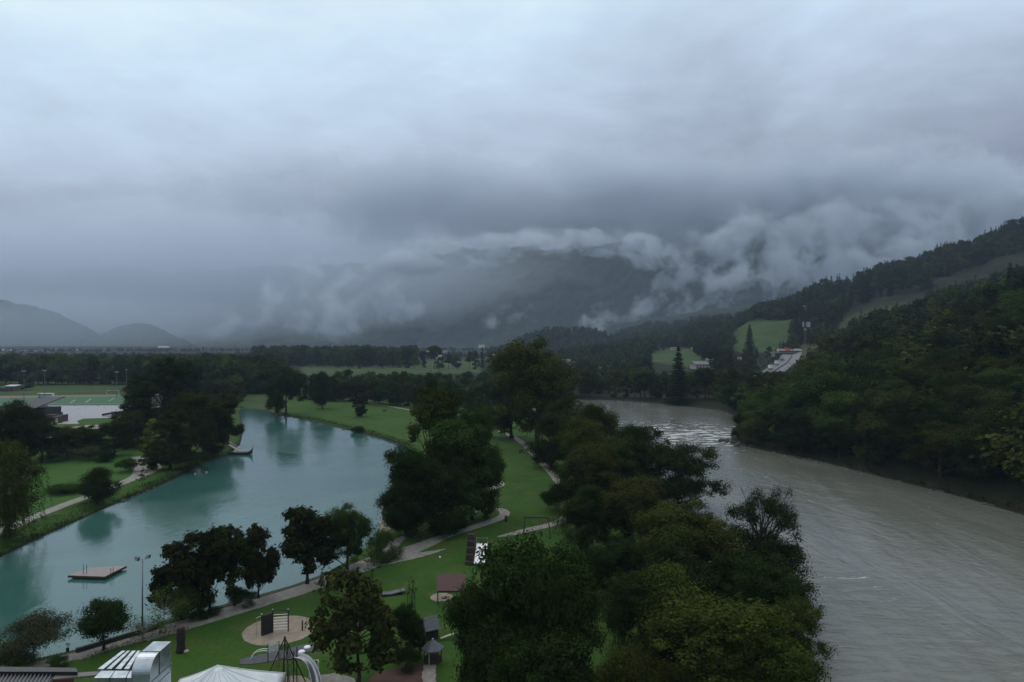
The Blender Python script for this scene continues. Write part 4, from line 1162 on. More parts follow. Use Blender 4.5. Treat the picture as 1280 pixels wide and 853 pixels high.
disc('play_sand', 356, 862, 34, SAND, .05)
t_ = empty('rope_pyramid', V2(356, 862), 'dark pointed rope climbing pyramid behind the white tent roof', 'climbing net'); o0 = t_.location
AP = Vector((0, 0, 4.9)); CR = [Vector((x, y, 0)) for x, y in ((-2.1, -.6), (-.8, 1.9), (1.5, 1.5), (1.2, -1.9))]
for c_ in CR: MB().tube([c_, AP], .055, 8).build('leg', STEELD, t_)
nb = MB()
for i in range(4):
    a_, b_ = CR[i], CR[(i + 1) % 4]
    for q in np.linspace(.1, .8, 6): nb.tube([a_.lerp(AP, q), (a_.lerp(AP, q) + b_.lerp(AP, q)) / 2 - Vector((0, 0, .10)), b_.lerp(AP, q)], .014, 4)
    for q in (.33, .66): nb.tube([a_.lerp(b_, q), AP.lerp(a_.lerp(b_, q), .15)], .014, 4)
nb.build('rope_net', mat('dark_red_rope', (.045, .016, .016), .9), t_)
MB().lathe([(.10, -.1), (.12, .05), (.02, .16)], AP, 8).build('finial', STEELD, t_)

t_ = empty('metal_slide', V2(392, 866), 'curved stainless steel slide with raised edges beside the rope pyramid', 'slide'); o0 = t_.location
path_ = [Vector(p) for p in ((-2.1, 1.3, 2.9), (-1.2, 1.15, 2.75), (-.5, .8, 2.3), (0, .3, 1.7), (.35, -.3, 1.1), (.55, -1.0, .6), (.6, -1.8, .38))]
path_ = smooth_line(path_, 5); Vv = []; Ff = []
for i, p in enumerate(path_):
    d = (path_[min(i + 1, len(path_) - 1)] - path_[max(i - 1, 0)]).normalized(); s_ = d.cross(Vector((0, 0, 1))).normalized(); u_ = s_.cross(d)
    for k in range(9):
        a = math.pi * (k / 8); Vv.append(p + s_ * .42 * math.cos(a) - u_ * .36 * math.sin(a))
for i in range(len(path_) - 1):
    for k in range(8): Ff.append((i * 9 + k, i * 9 + k + 1, i * 9 + 10 + k, i * 9 + 9 + k))
mm_ = MB(); mm_.add(Vv, Ff); so_ = mm_.build('chute', mat('bright_steel', (.32, .34, .37), .35, .9, .1), t_, True)
sm_ = so_.modifiers.new('thick', 'SOLIDIFY'); sm_.thickness = .03
for s_ in (-1, 1):
    mm_ = MB(); mm_.tube([p + (path_[min(i + 1, len(path_) - 1)] - path_[max(i - 1, 0)]).normalized().cross(Vector((0, 0, 1))).normalized() * .43 * s_ + Vector((0, 0, .02)) for i, p in enumerate(path_)], .045, 6); mm_.build('edge_rail', STEEL, t_, True)
MB().box((-2.6, 1.35, 2.75), (1.1, 1.2, .12)).build('platform', STEELD, t_)
for x, y in ((-3.05, .85), (-2.15, .85), (-3.05, 1.85), (-2.15, 1.85)): MB().tube([(x, y, 0), (x, y, 3.5)], .05, 6).build('post', STEELD, t_)
t_ = empty('turning_bars', V2(393, 848), 'white metal turning bars next to the steel slide', 'exercise bars')
for x, y in ((-.5, 0), (.3, .2), (.5, -.3)): MB().tube([(x, y, 0), (x, y, 1.75)], .035, 6).build('post', WHITEP, t_)
MB().tube([(-.5, 0, 1.7), (.3, .2, 1.7), (.5, -.3, 1.7)], .035, 6).build('bar', WHITEP, t_)
patch('paved_yard', [(398, 862), (400, 845), (420, 842), (442, 848), (450, 870), (420, 880)], GRAVEL, .045)

t_ = empty('lounger_seat', V2(492, 743), 'grey curved lounging bench on the playground lawn', 'bench', rz=.35); 
Vv = [(x, y, .32 + .16 * max(0, (x - .2)) ** 1.6 + .05 * math.sin(x * 3)) for x in np.linspace(-1.7, 1.5, 15) for y in (-.55, .55)]
mm_ = MB(); mm_.add(Vv, [(2 * i, 2 * i + 1, 2 * i + 3, 2 * i + 2) for i in range(14)]); so_ = mm_.build('seat', mat('grey_laminate', (.07, .08, .10), .5), t_, True)
sm_ = so_.modifiers.new('thick', 'SOLIDIFY'); sm_.thickness = .12
for x in (-1.0, .9): MB().box((x, 0, .12), (.14, 1.0, .3 if x < 0 else .7)).build('leg', STEELD, t_)
tag(MB().lathe([(.07, 0), (.07, 1.5), (.03, 1.56)], (0, 0, 0), 8).build('play_post', WOODD, None, True, V2(476, 741)), 'thin dark post on the lawn left of the grey lounging bench', 'post')
# a young tree held by stakes
t_ = empty('staked_young_tree', V2(514.5, 760), 'slim young conical tree tied between wooden stakes', 'tree')
p = PR['sapling'][0]; t_.scale = (1, 1, 1)
a_ = link('trunk', p['trunk'], t_); a_.scale = (2.6, 2.6, 4.0); a_ = link('crown', p['crown'], t_); a_.scale = (2.6, 2.6, 4.0); a_.color = scaled(HUE['green'])
for x, y in ((-.45, -.2), (.45, -.25), (0, .5)): MB().tube([(x, y, 0), (x, y, 2.0)], .045, 6).build('stake', WOODD, t_)

disc('play_sand', 552, 747, 14, SAND, .05)
t_ = empty('shelter', V2(566, 753), 'small shelter with sloping faded red roof beside sand', 'shelter'); o0 = t_.location
k = o0.y / F
qs = [V2(549, 741, 2.6), V2(578, 741, 2.6)]
MB().sheet([(-1.9, -1.0, 1.75), (1.7, -1.0, 1.75), (1.5, 1.5, 3.0), (-2.2, 1.5, 3.0)], .08).build('roof', REDROOF, t_)
for x, y, h_ in ((-1.8, -.9, 1.7), (1.6, -.9, 1.7), (-2.05, 1.4, 2.9), (1.4, 1.4, 2.9)): MB().tube([(x, y, 0), (x, y, h_)], .07, 8).build('post', WOODD, t_)
MB().beam((-1.9, -1.0, 1.68), (1.7, -1.0, 1.68), .10, .14).build('eave_beam', WOODD, t_)
tag(MB().lathe([(.3, 0), (.42, .18), (.30, .36), (.05, .42)], (0, 0, 0), 9).build('boulder', mat('pale_stone', (.32, .29, .25), .9, bump=.5), None, True, V2(555, 748)), 'pale boulder on the sand by the red shelter', 'boulder')

def hut(name, loc, rz, label, w, d, h, roofm, hexa=False):
    t_ = empty(name, loc, label, 'playhouse', rz=rz)
    if not hexa:
        MB().box((0, 0, h / 2), (w, d, h)).build('wall', WOODD, t_)
        MB().sheet([(-w / 2 - .15, -d / 2 - .3, h - .2), (w / 2 + .15, -d / 2 - .3, h - .2), (w / 2 + .15, .0, h + .95), (-w / 2 - .15, .0, h + .95)], .06).build('roof', roofm, t_)
        MB().sheet([(w / 2 + .15, d / 2 + .3, h - .2), (-w / 2 - .15, d / 2 + .3, h - .2), (-w / 2 - .15, 0.01, h + .95), (w / 2 + .15, 0.01, h + .95)], .06).build('roof', roofm, t_)
        MB().box((0, -d / 2 - .012, h * .42), (w * .35, .03, h * .75)).build('door', STEELD, t_)
    else:
        n = 6
        MB().lathe([(w / 2 + .25, h - .1), (w / 2 + .27, h), (.05, h + .85)], (0, 0, 0), n).build('roof', roofm, t_)
        MB().lathe([(w / 2 - .15, 0), (w / 2 - .15, h * .45)], (0, 0, 0), n).build('wall', WOODD, t_)
        for i in range(n):
            a = 2 * math.pi * i / n; MB().tube([(w / 2 * .92 * math.cos(a), w / 2 * .92 * math.sin(a), 0), (w / 2 * .92 * math.cos(a), w / 2 * .92 * math.sin(a), h)], .06, 6).build('post', WOODP if i == 4 else WOODD, t_)
        MB().lathe([(.09, h + .8), (.12, h + .9), (.02, h + 1.0)], (0, 0, 0), 8).build('finial', GREYP, t_)
hut('playhouse', V2(537, 797), .5, 'dark wooden play hut with tilted slate blue roof', 1.5, 1.5, 1.35, SLATE)
hut('play_pavilion', V2(541, 828), .2, 'small six sided play pavilion with slate roof', 1.9, 1.9, 1.5, SLATE, True)
tag(MB().beam((-.8, -.4, .25), (.9, .35, .55), .35, .08).build('ramp_board', WOODP, None, False, V2(560, 799)), 'pale sloping board between the two play huts', 'board')
tag(MB().lathe([(.35, 0), (.5, .2), (.38, .42), (.05, .5)], (0, 0, 0), 8).build('boulder', mat('pale_stone', (.32, .29, .25), .9), None, True, V2(524, 803)), 'pale boulder left of the slate roofed play huts', 'boulder')
patch('bark_bed', [(440, 870), (470, 842), (500, 834), (530, 829), (545, 832), (545, 875)], BARKM, .05)
ribbon('path', [(538, 880), (536, 850), (537, 832)], 1.3, GRAVEL, lift=.08)

t_ = empty('wide_slide', V2(600, 706), 'wide white steel slide between dark wooden flanks', 'slide', rz=-.08); 
MB().sheet([(-.85, -.4, .25), (.85, -.4, .25), (.85, 2.6, 2.3), (-.85, 2.6, 2.3)], .06).build('chute', mat('white_wet_steel', (.80, .82, .85), .3, .2, .04), t_)
for s_ in (-1, 1):
    mm_ = MB(); mm_.add([(s_ * .9, -.5, 0), (s_ * .9, 2.7, 0), (s_ * .9, 2.7, 2.5), (s_ * .9, -.5, .45), (s_ * 1.02, -.5, 0), (s_ * 1.02, 2.7, 0), (s_ * 1.02, 2.7, 2.5), (s_ * 1.02, -.5, .45)],
                        [(0, 1, 2, 3), (7, 6, 5, 4), (0, 4, 5, 1), (1, 5, 6, 2), (2, 6, 7, 3), (3, 7, 4, 0)]); mm_.build('side_panel', mat('dark_red_wood', (.045, .018, .015), .8), t_)
MB().tube([(-.85, 2.6, 2.3), (-.85, 2.6, 3.2), (.85, 2.6, 3.2), (.85, 2.6, 2.3)], .04, 6).build('hand_rail', GREYP, t_)
MB().box((0, 3.3, 1.15), (2.0, 1.2, 2.2)).build('tower', WOODD, t_)
mm_ = MB()
for k in range(5): mm_.box((-1.6, -.2 + k * .6, .25 + k * .42), (1.1, .5, .5 + k * .84))
mm_.build('steps', WOODD, t_)

t_ = empty('swing_frame', V2(671, 670), 'dark wooden swing frame with two leaning legs', 'swing frame')
MB().beam((-2.2, 0, 3.15), (2.1, 0, 3.05), .2, .2).build('beam', WOODD, t_)
for x0, x1 in ((-2.0, -2.25), (1.9, 2.3)):
    for s_ in (-1, 1): MB().beam((x0, 0, 3.05), (x1, s_ * .9, 0), .17, .17).build('leg', WOODD, t_)
for x in (-.9, .7):
    mm_ = MB()
    for s_ in (-.22, .22): mm_.tube([(x + s_, 0, 3.0), (x + s_, 0, .55)], .012, 4)
    r_ = mm_.build('chain', STEELD, t_); MB().box((x, 0, .52), (.5, .22, .05)).build('seat', STEELD, r_)

def bin_(px, py, label):
    t_ = empty('litter_bin', V2(px, py), label, 'litter bin')
    MB().lathe([(.24, 0), (.27, .1), (.27, .85), (.22, .87)], (0, 0, 0), 12).build('body', STEELD, t_, True)
    MB().lathe([(.29, .95), (.29, 1.0), (.05, 1.08)], (0, 0, 0), 12).build('lid', STEELD, t_)
    for s_ in (-1, 1): MB().box((s_ * .24, 0, .9), (.03, .03, .2)).build('bracket', STEELD, t_)
bin_(632.5, 652, 'dark litter bin at the bend of the winding path')
def bench(px, py, rz, label):
    t_ = empty('park_bench', on(px, py), label, 'bench', rz=rz)
    MB().box((0, 0, .45), (2.0, .5, .07)).build('seat', WOODD, t_); MB().box((0, .28, .78), (2.0, .06, .4)).build('backrest', WOODD, t_)
    for x in (-.8, .8): MB().box((x, 0, .21), (.1, .45, .42)).build('leg', STEELD, t_)
bench(652, 567, .9, 'dark bench on the long lawn beside the river path')
bench(481, 515.5, .2, 'dark bench on the far lakeside meadow')
tag(MB().lathe([(.12, 0), (.16, .12), (.1, .22), (.02, .25)], (0, 0, 0), 8).build('boundary_stone', WHITEP, None, True, V2(550, 697.5)), 'tiny white marker stone on the lawn below the path fork', 'stone')
# dark carved trunk beside the duct
t_ = empty('carved_trunk', V2(226, 815), 'tall dark carved tree trunk on the lawn beside the metal duct', 'tree trunk')
MB().lathe([(.52, 0), (.46, .35), (.40, .9), (.46, 1.5), (.40, 2.0), (.43, 2.35), (.30, 2.62), (.08, 2.72)], (0, 0, 0), 11).build('trunk', mat('charred_wood', (.016, .011, .010), .9, var=.5, scale=4, bump=.8), t_, True)
MB().lathe([(.38, 2.40), (.40, 2.55), (.25, 2.72), (.05, 2.78)], (0, 0, 0), 9).build('carved_top', mat('reddish_wood', (.05, .022, .018), .8), t_, True)
tag(MB().lathe([(.22, 0), (.3, .1), (.2, .22), (.02, .26)], (0, 0, 0), 8).build('boulder', mat('pale_stone', (.32, .29, .25), .9), None, True, V2(233, 815.5)), 'pale stone at the foot of the carved dark trunk', 'boulder')

# lake furniture ---------------------------------------------------------------------------
t_ = empty('floodlight_mast', V2(178, 786.5), 'slim grey floodlight mast with two lamps at the lake edge', 'lamp post'); 
MB().tube([(0, 0, -.3), (0, 0, 8.0)], .10, 10, .055).build('mast', mat('mast_grey', (.16, .18, .21), .5, .5), t_, True)
MB().lathe([(.22, -.3), (.22, -.1), (.12, 0)], (0, 0, .3), 10).build('base_collar', GREYP, t_)
MB().tube([(-.55, 0, 7.9), (.55, 0, 8.1)], .035, 6).build('cross_arm', GREYP, t_)
for x, z_, s_ in ((-.62, 8.05, -1), (.62, 8.25, 1)):
    h_ = MB().add([(x + sx * .22, sy * .16 + (.1 if sz > 0 else 0), z_ + sz * .17 + sx * s_ * .06) for sz in (-1, 1) for sx, sy in ((-1, -1), (1, -1), (1, 1), (-1, 1))],
                  [(0, 3, 2, 1), (4, 5, 6, 7), (0, 1, 5, 4), (1, 2, 6, 5), (2, 3, 7, 6), (3, 0, 4, 7)]).build('lamp_head', mat('dark_lamp', (.03, .035, .045), .4), t_)
    MB().box((x, -.175, z_), (.34, .02, .24)).build('lamp_glass', mat('lamp_glass', (.25, .3, .35), .1), h_)
t_ = empty('lifebuoy_post', V2(85, 826), 'thin post with small dark lifebuoy box by the path', 'post')
MB().tube([(0, 0, 0), (0, 0, 1.75)], .04, 8).build('post', GREYP, t_); MB().box((0, -.06, 1.15), (.26, .14, .42)).build('box', STEELD, t_); MB().box((0, -.04, 1.7), (.42, .04, .28)).build('sign', GREYP, t_)

c4 = pts([(85, 720), (131, 721.5), (158, 708), (111, 710.5)], -.35); ctr = sum(c4, Vector()) / 4
t_ = empty('swim_raft', Vector((ctr.x, ctr.y, LAKE_Z)), 'floating wooden swim raft with two metal ladders on the lake', 'raft'); c4 = [c - ctr for c in c4]
ux = (c4[1] - c4[0] + c4[2] - c4[3]).normalized(); uy = (c4[3] - c4[0] + c4[2] - c4[1]).normalized()
c4 = [Vector((c.x, c.y, .45)) for c in c4]
db = MB()
for i in range(14):
    q0, q1 = i / 14 + .004, (i + 1) / 14 - .004
    db.sheet([c4[0].lerp(c4[3], q0), c4[1].lerp(c4[2], q0), c4[1].lerp(c4[2], q1), c4[0].lerp(c4[3], q1)], .07)
db.build('deck', mat('wet_red_deck', (.20, .145, .135), .35, var=.2, scale=2), t_)
fb = MB()
for i in range(4):
    a_, b_ = c4[i], c4[(i + 1) % 4]; fb.beam(a_ - Vector((0, 0, .12)), b_ - Vector((0, 0, .12)), .12, .22)
fb.build('edge_frame', WOODD, t_)
for q in (.18, .82):
    a_, b_ = c4[0].lerp(c4[3], q) * .93, c4[1].lerp(c4[2], q) * .93; MB().tube([a_ - Vector((0, 0, .42)), b_ - Vector((0, 0, .42))], .28, 10).build('float', STEELD, t_)
for pa, dv in ((c4[0].lerp(c4[1], .42).lerp(c4[3], .28), ux), (c4[1].lerp(c4[2], .32), uy)):
    mm_ = MB()
    for s_ in (-.22, .22):
        p = pa + dv * s_; mm_.tube([p - Vector((0, 0, .9)), p + Vector((0, 0, 1.35 if dv is ux else .85))], .035, 6)
    for z_ in (-.6, -.3, 0): mm_.tube([pa - dv * .22 + Vector((0, 0, z_)), pa + dv * .22 + Vector((0, 0, z_))], .02, 5)
    mm_.build('ladder', STEELD, t_)

bp_ = at(298, 568, LAKE_Z)
t_ = empty('rowing_boat', bp_, 'dark moored boat with tall raised prow at the lake point', 'boat', rz=-.05)
Lh = 8.6; st = []
for i, q in enumerate(np.linspace(-1, 1, 17)):
    w_ = 1.15 * (1 - abs(q) ** 2.6) + .03; sheer = .55 + .35 * abs(q) ** 2 + (1.0 * max(0, (q - .72) / .28) ** 1.5)
    keel = -.25 + .6 * max(0, abs(q) - .7) / .3
    st.append([(q * Lh / 2, -w_, sheer), (q * Lh / 2, -w_ * .75, .12 + keel * .3), (q * Lh / 2, 0, keel), (q * Lh / 2, w_ * .75, .12 + keel * .3), (q * Lh / 2, w_, sheer)])
mm_ = MB(); mm_.add([p for s_ in st for p in s_], [(i * 5 + k, i * 5 + k + 1, i * 5 + 6 + k, i * 5 + 5 + k) for i in range(16) for k in range(4)]); so_ = mm_.build('hull', mat('tarred_wood', (.012, .009, .009), .5), t_, True)
sm_ = so_.modifiers.new('thick', 'SOLIDIFY'); sm_.thickness = .06
MB().tube([(Lh / 2 - .05, 0, 1.2), (Lh / 2 + .12, 0, 2.1), (Lh / 2 + .02, 0, 2.6)], .12, 8, .05).build('prow', WOODD, t_, True)
for x in (-2.2, -.6, 1.0): MB().box((x, 0, .5), (.28, 1.9, .06)).build('bench', WOODD, t_)
g0, g1 = at(286.5, 556, 1.2), at(299, 563.5, -.3)
t_ = empty('gangway', (g0 + g1) / 2, 'pale sloping gangway leading from the bank down to the boat', 'gangway'); m_ = t_.location.copy()
MB().beam(g0 - m_, g1 - m_, 1.0, .10).build('walkway', WOODP, t_)
MB().beam(g1 - m_ - Vector((.4, .4, .05)), g1 - m_ + Vector((1.2, .6, -.05)), 1.4, .12).build('landing', WOODP, t_)
for s_ in (-.45, .45): MB().tube([g0 - m_ + Vector((0, s_, .9)), g1 - m_ + Vector((0, s_, .9))], .03, 5).build('hand_rail', WHITEP, t_)
for i, (x, y) in enumerate(((244, 593), (258, 591))):
    tag(MB().lathe([(.05, -.2), (.28, 0), (.28, .18), (.1, .35)], (0, 0, 0), 12).build('buoy', mat('yellow_buoy', (.35, .26, .08), .5), None, True, at(x, y, LAKE_Z)), ('small yellow buoy close under the left shore trees', 'small yellow buoy nearer to the moored boat')[i], 'buoy', 'small yellow buoys on the lake')

# shore stones
rs_ = np.random.RandomState(31)
STN = [mat('shore_stone', (.030, .030, .028), .9, var=.4, bump=.6), mat('pale_shore_stone', (.055, .053, .048), .9, var=.4, bump=.6)]
def stone_mesh(seed):
    import bmesh
    r_ = random.Random(seed); bm = bmesh.new(); bmesh.ops.create_icosphere(bm, subdivisions=2, radius=1)
    for v in bm.verts: v.co *= 1 + r_.uniform(-.16, .16); v.co.z *= .65
    me = D.meshes.new('shore_stone'); bm.to_mesh(me); bm.free(); me.materials.append(STN[seed % 2]); return me
SM = [stone_mesh(i) for i in range(4)]
def stones(P, n, r0, r1, z, label, group, off=.3):
    P = [at(x, y, z) for x, y in P]
    for k in range(n):
        i = rs_.randint(len(P) - 1); p = P[i].lerp(P[i + 1], rs_.uniform()); s_ = rs_.uniform(r0, r1)
        o = link('shore_stone', SM[k % 4], None, (p.x + rs_.normal(0, off), p.y + rs_.normal(0, off) * 2, z + s_ * .15), rs_.uniform(0, 6)); o.scale = (s_ * rs_.uniform(.8, 1.4), s_, s_ * .9)
        tag(o, label, 'stone', group)
stones([(342, 519), (365, 521), (390, 527), (420, 534), (450, 541), (480, 549), (500, 557)], 46, .25, .7, LAKE_Z, 'dark stone along the water line of the far lakeside meadow', 'stones on the far meadow shore')
stones([(905, 551), (915, 554), (930, 557), (945, 560)], 9, .5, 1.3, RIVER_Z, 'dark boulder on the gravel tip beside the river rapids', 'boulders at the rapids', 1.2)
stones([(960, 566), (1010, 574), (1100, 597), (1200, 622), (1280, 645)], 34, .2, .8, RIVER_Z - .15, 'dark stone along the right river bank', 'stones on the right river bank', 1.5)
stones([(222, 597), (205, 605), (190, 612), (165, 621), (140, 632)], 16, .2, .45, LAKE_Z, 'small dark stone at the left lake shore', 'stones on the left lake shore')

# roofs at the lower left -------------------------------------------------------------------
def z_at(p, z): return at(p[0], p[1], z)
t_ = empty('clubhouse', Vector((at(40, 850, 5).x, at(40, 850, 5).y, 0)), 'low house with dark ribbed metal roof at the lower left', 'house'); o0 = t_.location
ZR = 5.0
r0 = [z_at(p, ZR) - o0 for p in ((-60, 843), (68, 842), (52, 872), (-80, 880))]
rb = MB().sheet(r0, .12); 
for q in np.linspace(0.02, .98, 26): rb.beam(r0[0].lerp(r0[1], q) + Vector((0, 0, .14)), r0[3].lerp(r0[2], q) + Vector((0, 0, .14)), .07, .07)
rb.build('roof', mat('ribbed_slate_roof', (.060, .062, .072), .4, var=.2), t_)
MB().sheet([z_at(p, ZR + .35) - o0 for p in ((-60, 832.5), (95, 835), (97, 840), (-60, 839.5))], .35).build('parapet', mat('black_sheet', (.006, .006, .007), .5), t_)
MB().sheet([z_at(p, ZR + .05) - o0 for p in ((70, 842.5), (128, 839), (130, 843), (66, 849))], .15).build('eaves', mat('grey_brown_sheet', (.10, .09, .088), .6), t_)
wl = [z_at(p, ZR - .1) - o0 for p in ((66, 850), (92, 847.5))]
MB().sheet([Vector((wl[0].x, wl[0].y, 0)), Vector((wl[1].x, wl[1].y, 0)), wl[1], wl[0]], .12).build('wall', REDWALL, t_)
wl2 = [z_at(p, ZR - .05) - o0 for p in ((-60, 848), (64, 848))]
MB().sheet([Vector((wl2[0].x, wl2[0].y, 0)), Vector((wl2[1].x, wl2[1].y, 0)), wl2[1], wl2[0]], .12).build('wall', REDWALL, t_)

t_ = empty('ventilation_duct', Vector((at(190, 850, 6).x, at(190, 850, 6).y, 0)), 'big galvanised ventilation duct with rounded elbow on a flat roof', 'duct'); o0 = t_.location
ZD = 5.0; ZTOP = 8.3
def dl(px, py, z): return at(px, py, z) - o0
Yf = o0.y; k = Yf / F
ZTOP = 8.0
x0, x1 = (172 - 640) * k - o0.x, (195 - 640) * k - o0.x
prof = [(-.9 + 1.3 - 1.3 * math.cos(a), ZTOP - 1.3 + 1.3 * math.sin(a)) for a in np.linspace(0, math.pi / 2, 12)]
poly = [(-.9, 3.4)] + prof + [(2.4, ZTOP), (2.4, 3.4)]
n = len(poly); mm_ = MB()
vs = [(x0, y, z_) for y, z_ in poly] + [(x1, y, z_) for y, z_ in poly]
mm_.add(vs, [tuple(range(n)), tuple(range(n, 2 * n))[::-1]] + [(i, (i + 1) % n, n + (i + 1) % n, n + i) for i in range(n)])
mm_.build('elbow', mat('duct_zinc', (.36, .40, .44), .34, .85, .25, .8), t_)
FLG = mat('flange_steel', (.20, .23, .26), .4, .8)
MB().box(((x0 + x1) / 2, .76, 6.15), (x1 - x0 + .10, 3.40, .07)).build('flange', FLG, t_)
MB().box(((x0 + x1) / 2, .52, ZTOP - .9), (x1 - x0 + .09, .07, 1.9)).build('flange', FLG, t_)
MB().box(((x0 + x1) / 2, -1.25, 5.35), (x1 - x0 + .25, .7, .9)).build('intake_hood', STEEL, t_, bevel=.03)
for z_ in (4.6, 5.6): MB().box((x1 + .02, 1.0, z_), (.05, 2.2, .05)).build('seam', FLG, t_)
t_ = empty('flat_roof_annex', Vector((at(150, 850, 5).x, at(150, 850, 5).y, 0)), 'flat roofed annex carrying silver duct runs left of the duct elbow', 'annex'); o0 = t_.location
rq = [z_at(p, 4.6) - o0 for p in ((118, 853.5), (182, 853.5), (194, 818), (152, 818))]
MB().prism([(p.x, p.y) for p in [*(z_at(p, 4.5) - o0 for p in ((108, 880), (200, 880), (200, 815), (148, 815)))]], 0, 4.45).build('wall', mat('dark_annex', (.02, .022, .026), .7), t_)
for i in range(5):
    a0, a1 = i / 5 + .02, (i + 1) / 5 - (.07 if i % 2 else .05)
    f0, f1 = z_at((121, 841), 4.9) - o0, z_at((176, 841), 4.9) - o0; g0_, g1_ = z_at((152, 818), 4.9) - o0, z_at((184, 818), 4.9) - o0
    MB().sheet([f0.lerp(f1, a0), f0.lerp(f1, a1), g0_.lerp(g1_, a1), g0_.lerp(g1_, a0)], .32).build('duct_run', STEEL, t_)
f0, f1 = z_at((117, 853), 4.9) - o0, z_at((178, 853), 4.9) - o0; g0_, g1_ = z_at((126, 844), 4.9) - o0, z_at((180, 844), 4.9) - o0
for i in range(3): MB().sheet([f0.lerp(f1, i / 3 + .01), f0.lerp(f1, (i + 1) / 3 - .01), g0_.lerp(g1_, (i + 1) / 3 - .01), g0_.lerp(g1_, i / 3 + .01)], .36).build('duct_cover', STEEL, t_)

ac = at(272, 832, 5.2)
t_ = empty('party_tent', Vector((ac.x, ac.y, 0)), 'white pyramid tent roof with fine ridge seams', 'tent', rz=.12)
hw = 4.7; AP = Vector((0, 0, 5.2)); EV = [Vector((x, y, 2.0)) for x, y in ((-hw, -hw), (hw, -hw), (hw, hw), (-hw, hw))]
TENT = mat('white_canvas', (.66, .70, .74), .55, var=.08, scale=1.2)
Vv = []; Ff = []; N_ = 10; mm_ = MB()
for i in range(4):
    a_, b_ = EV[i], EV[(i + 1) % 4]; g = []
    for r_ in range(N_ + 1):
        for c_ in range(N_ + 1):
            q = r_ / N_; p = a_.lerp(b_, c_ / N_).lerp(AP, q); p.z -= .22 * math.sin(math.pi * q) * (0.4 + .6 * math.sin(math.pi * c_ / N_)); g.append(p)
    mm_.add(g, [(r_ * (N_ + 1) + c_, r_ * (N_ + 1) + c_ + 1, (r_ + 1) * (N_ + 1) + c_ + 1, (r_ + 1) * (N_ + 1) + c_) for r_ in range(N_) for c_ in range(N_)])
so_ = mm_.build('canopy', TENT, t_, True); sm_ = so_.modifiers.new('thick', 'SOLIDIFY'); sm_.thickness = .02
for i in range(4):
    a_, b_ = EV[i], EV[(i + 1) % 4]
    rp_ = [a_.lerp(AP, q) - Vector((0, 0, .088 * math.sin(math.pi * q) - .02)) for q in np.linspace(0, 1, 9)]; MB().tube(rp_, .035, 5).build('ridge_seam', WHITEP, t_)
    MB().sheet([a_, b_, b_ - Vector((0, 0, .35)), a_ - Vector((0, 0, .35))], .02).build('valance', TENT, t_)
    MB().tube([Vector((a_.x, a_.y, 0)), a_], .05, 8).build('leg', STEEL, t_)
    sb = MB()
    for k_ in range(1, 4):
        q = k_ / 4; sb.tube([a_.lerp(b_, q).lerp(AP, w_) - Vector((0, 0, .22 * math.sin(math.pi * w_) * (.4 + .6 * math.sin(math.pi * q)) - .02)) for w_ in np.linspace(0, min(1, 1.0) * .92, 6)], .012, 4)
    sb.build('seam', GREYP, t_)

# sports ground -------------------------------------------------------------------------------
def flat(name, px, m, lift, kind='structure'):
    P = [on(x, y) for x, y in px]; zt = .0 + lift
    mm_ = MB(); mm_.prism([(p.x, p.y) for p in P], zt - .5, zt); return tag(mm_.build(name, m), kind=kind)
flat('sports_pitch', [(-30, 508), (163, 506.5), (152, 495), (-30, 497)], TURF, .06)
flat('running_track', [(-40, 498), (150, 495), (149, 493.6), (-40, 496)], REDTRACK, .07)
flat('paved_yard', [(58, 531), (100, 530), (160, 526), (166, 507), (60, 507.5)], CONC, .05)
LINE = mat('line_paint', (.30, .33, .32), .9)
def stripe(name, p, q, w): 
    a_, b_ = on(*p), on(*q); d = (b_ - a_).normalized(); s_ = Vector((-d.y, d.x, 0)) * w / 2
    mm_ = MB(); mm_.add([(*(a_ - s_)[:2], .068), (*(a_ + s_)[:2], .068), (*(b_ + s_)[:2], .068), (*(b_ - s_)[:2], .068)], [(0, 1, 2, 3)]); return tag(mm_.build(name, LINE), kind='structure')
for p, q in (((0, 505.5), (150, 505)), ((0, 498), (151, 496)), ((107, 503.5), (114, 498.5)), ((136, 502), (143, 498)), ((88, 504), (94, 500))): stripe('pitch_marking', p, q, .5)
flat('sand_pit', [(105, 538), (106, 532), (140, 531), (142, 536), (120, 540)], SAND, .08)
flat('sand_pit', [(72, 541), (86, 535), (102, 533), (102, 537), (84, 542)], SAND, .08)
flat('grass_island', [(96, 527), (104, 524), (160, 522), (160, 531), (100, 531)], gm, .07)

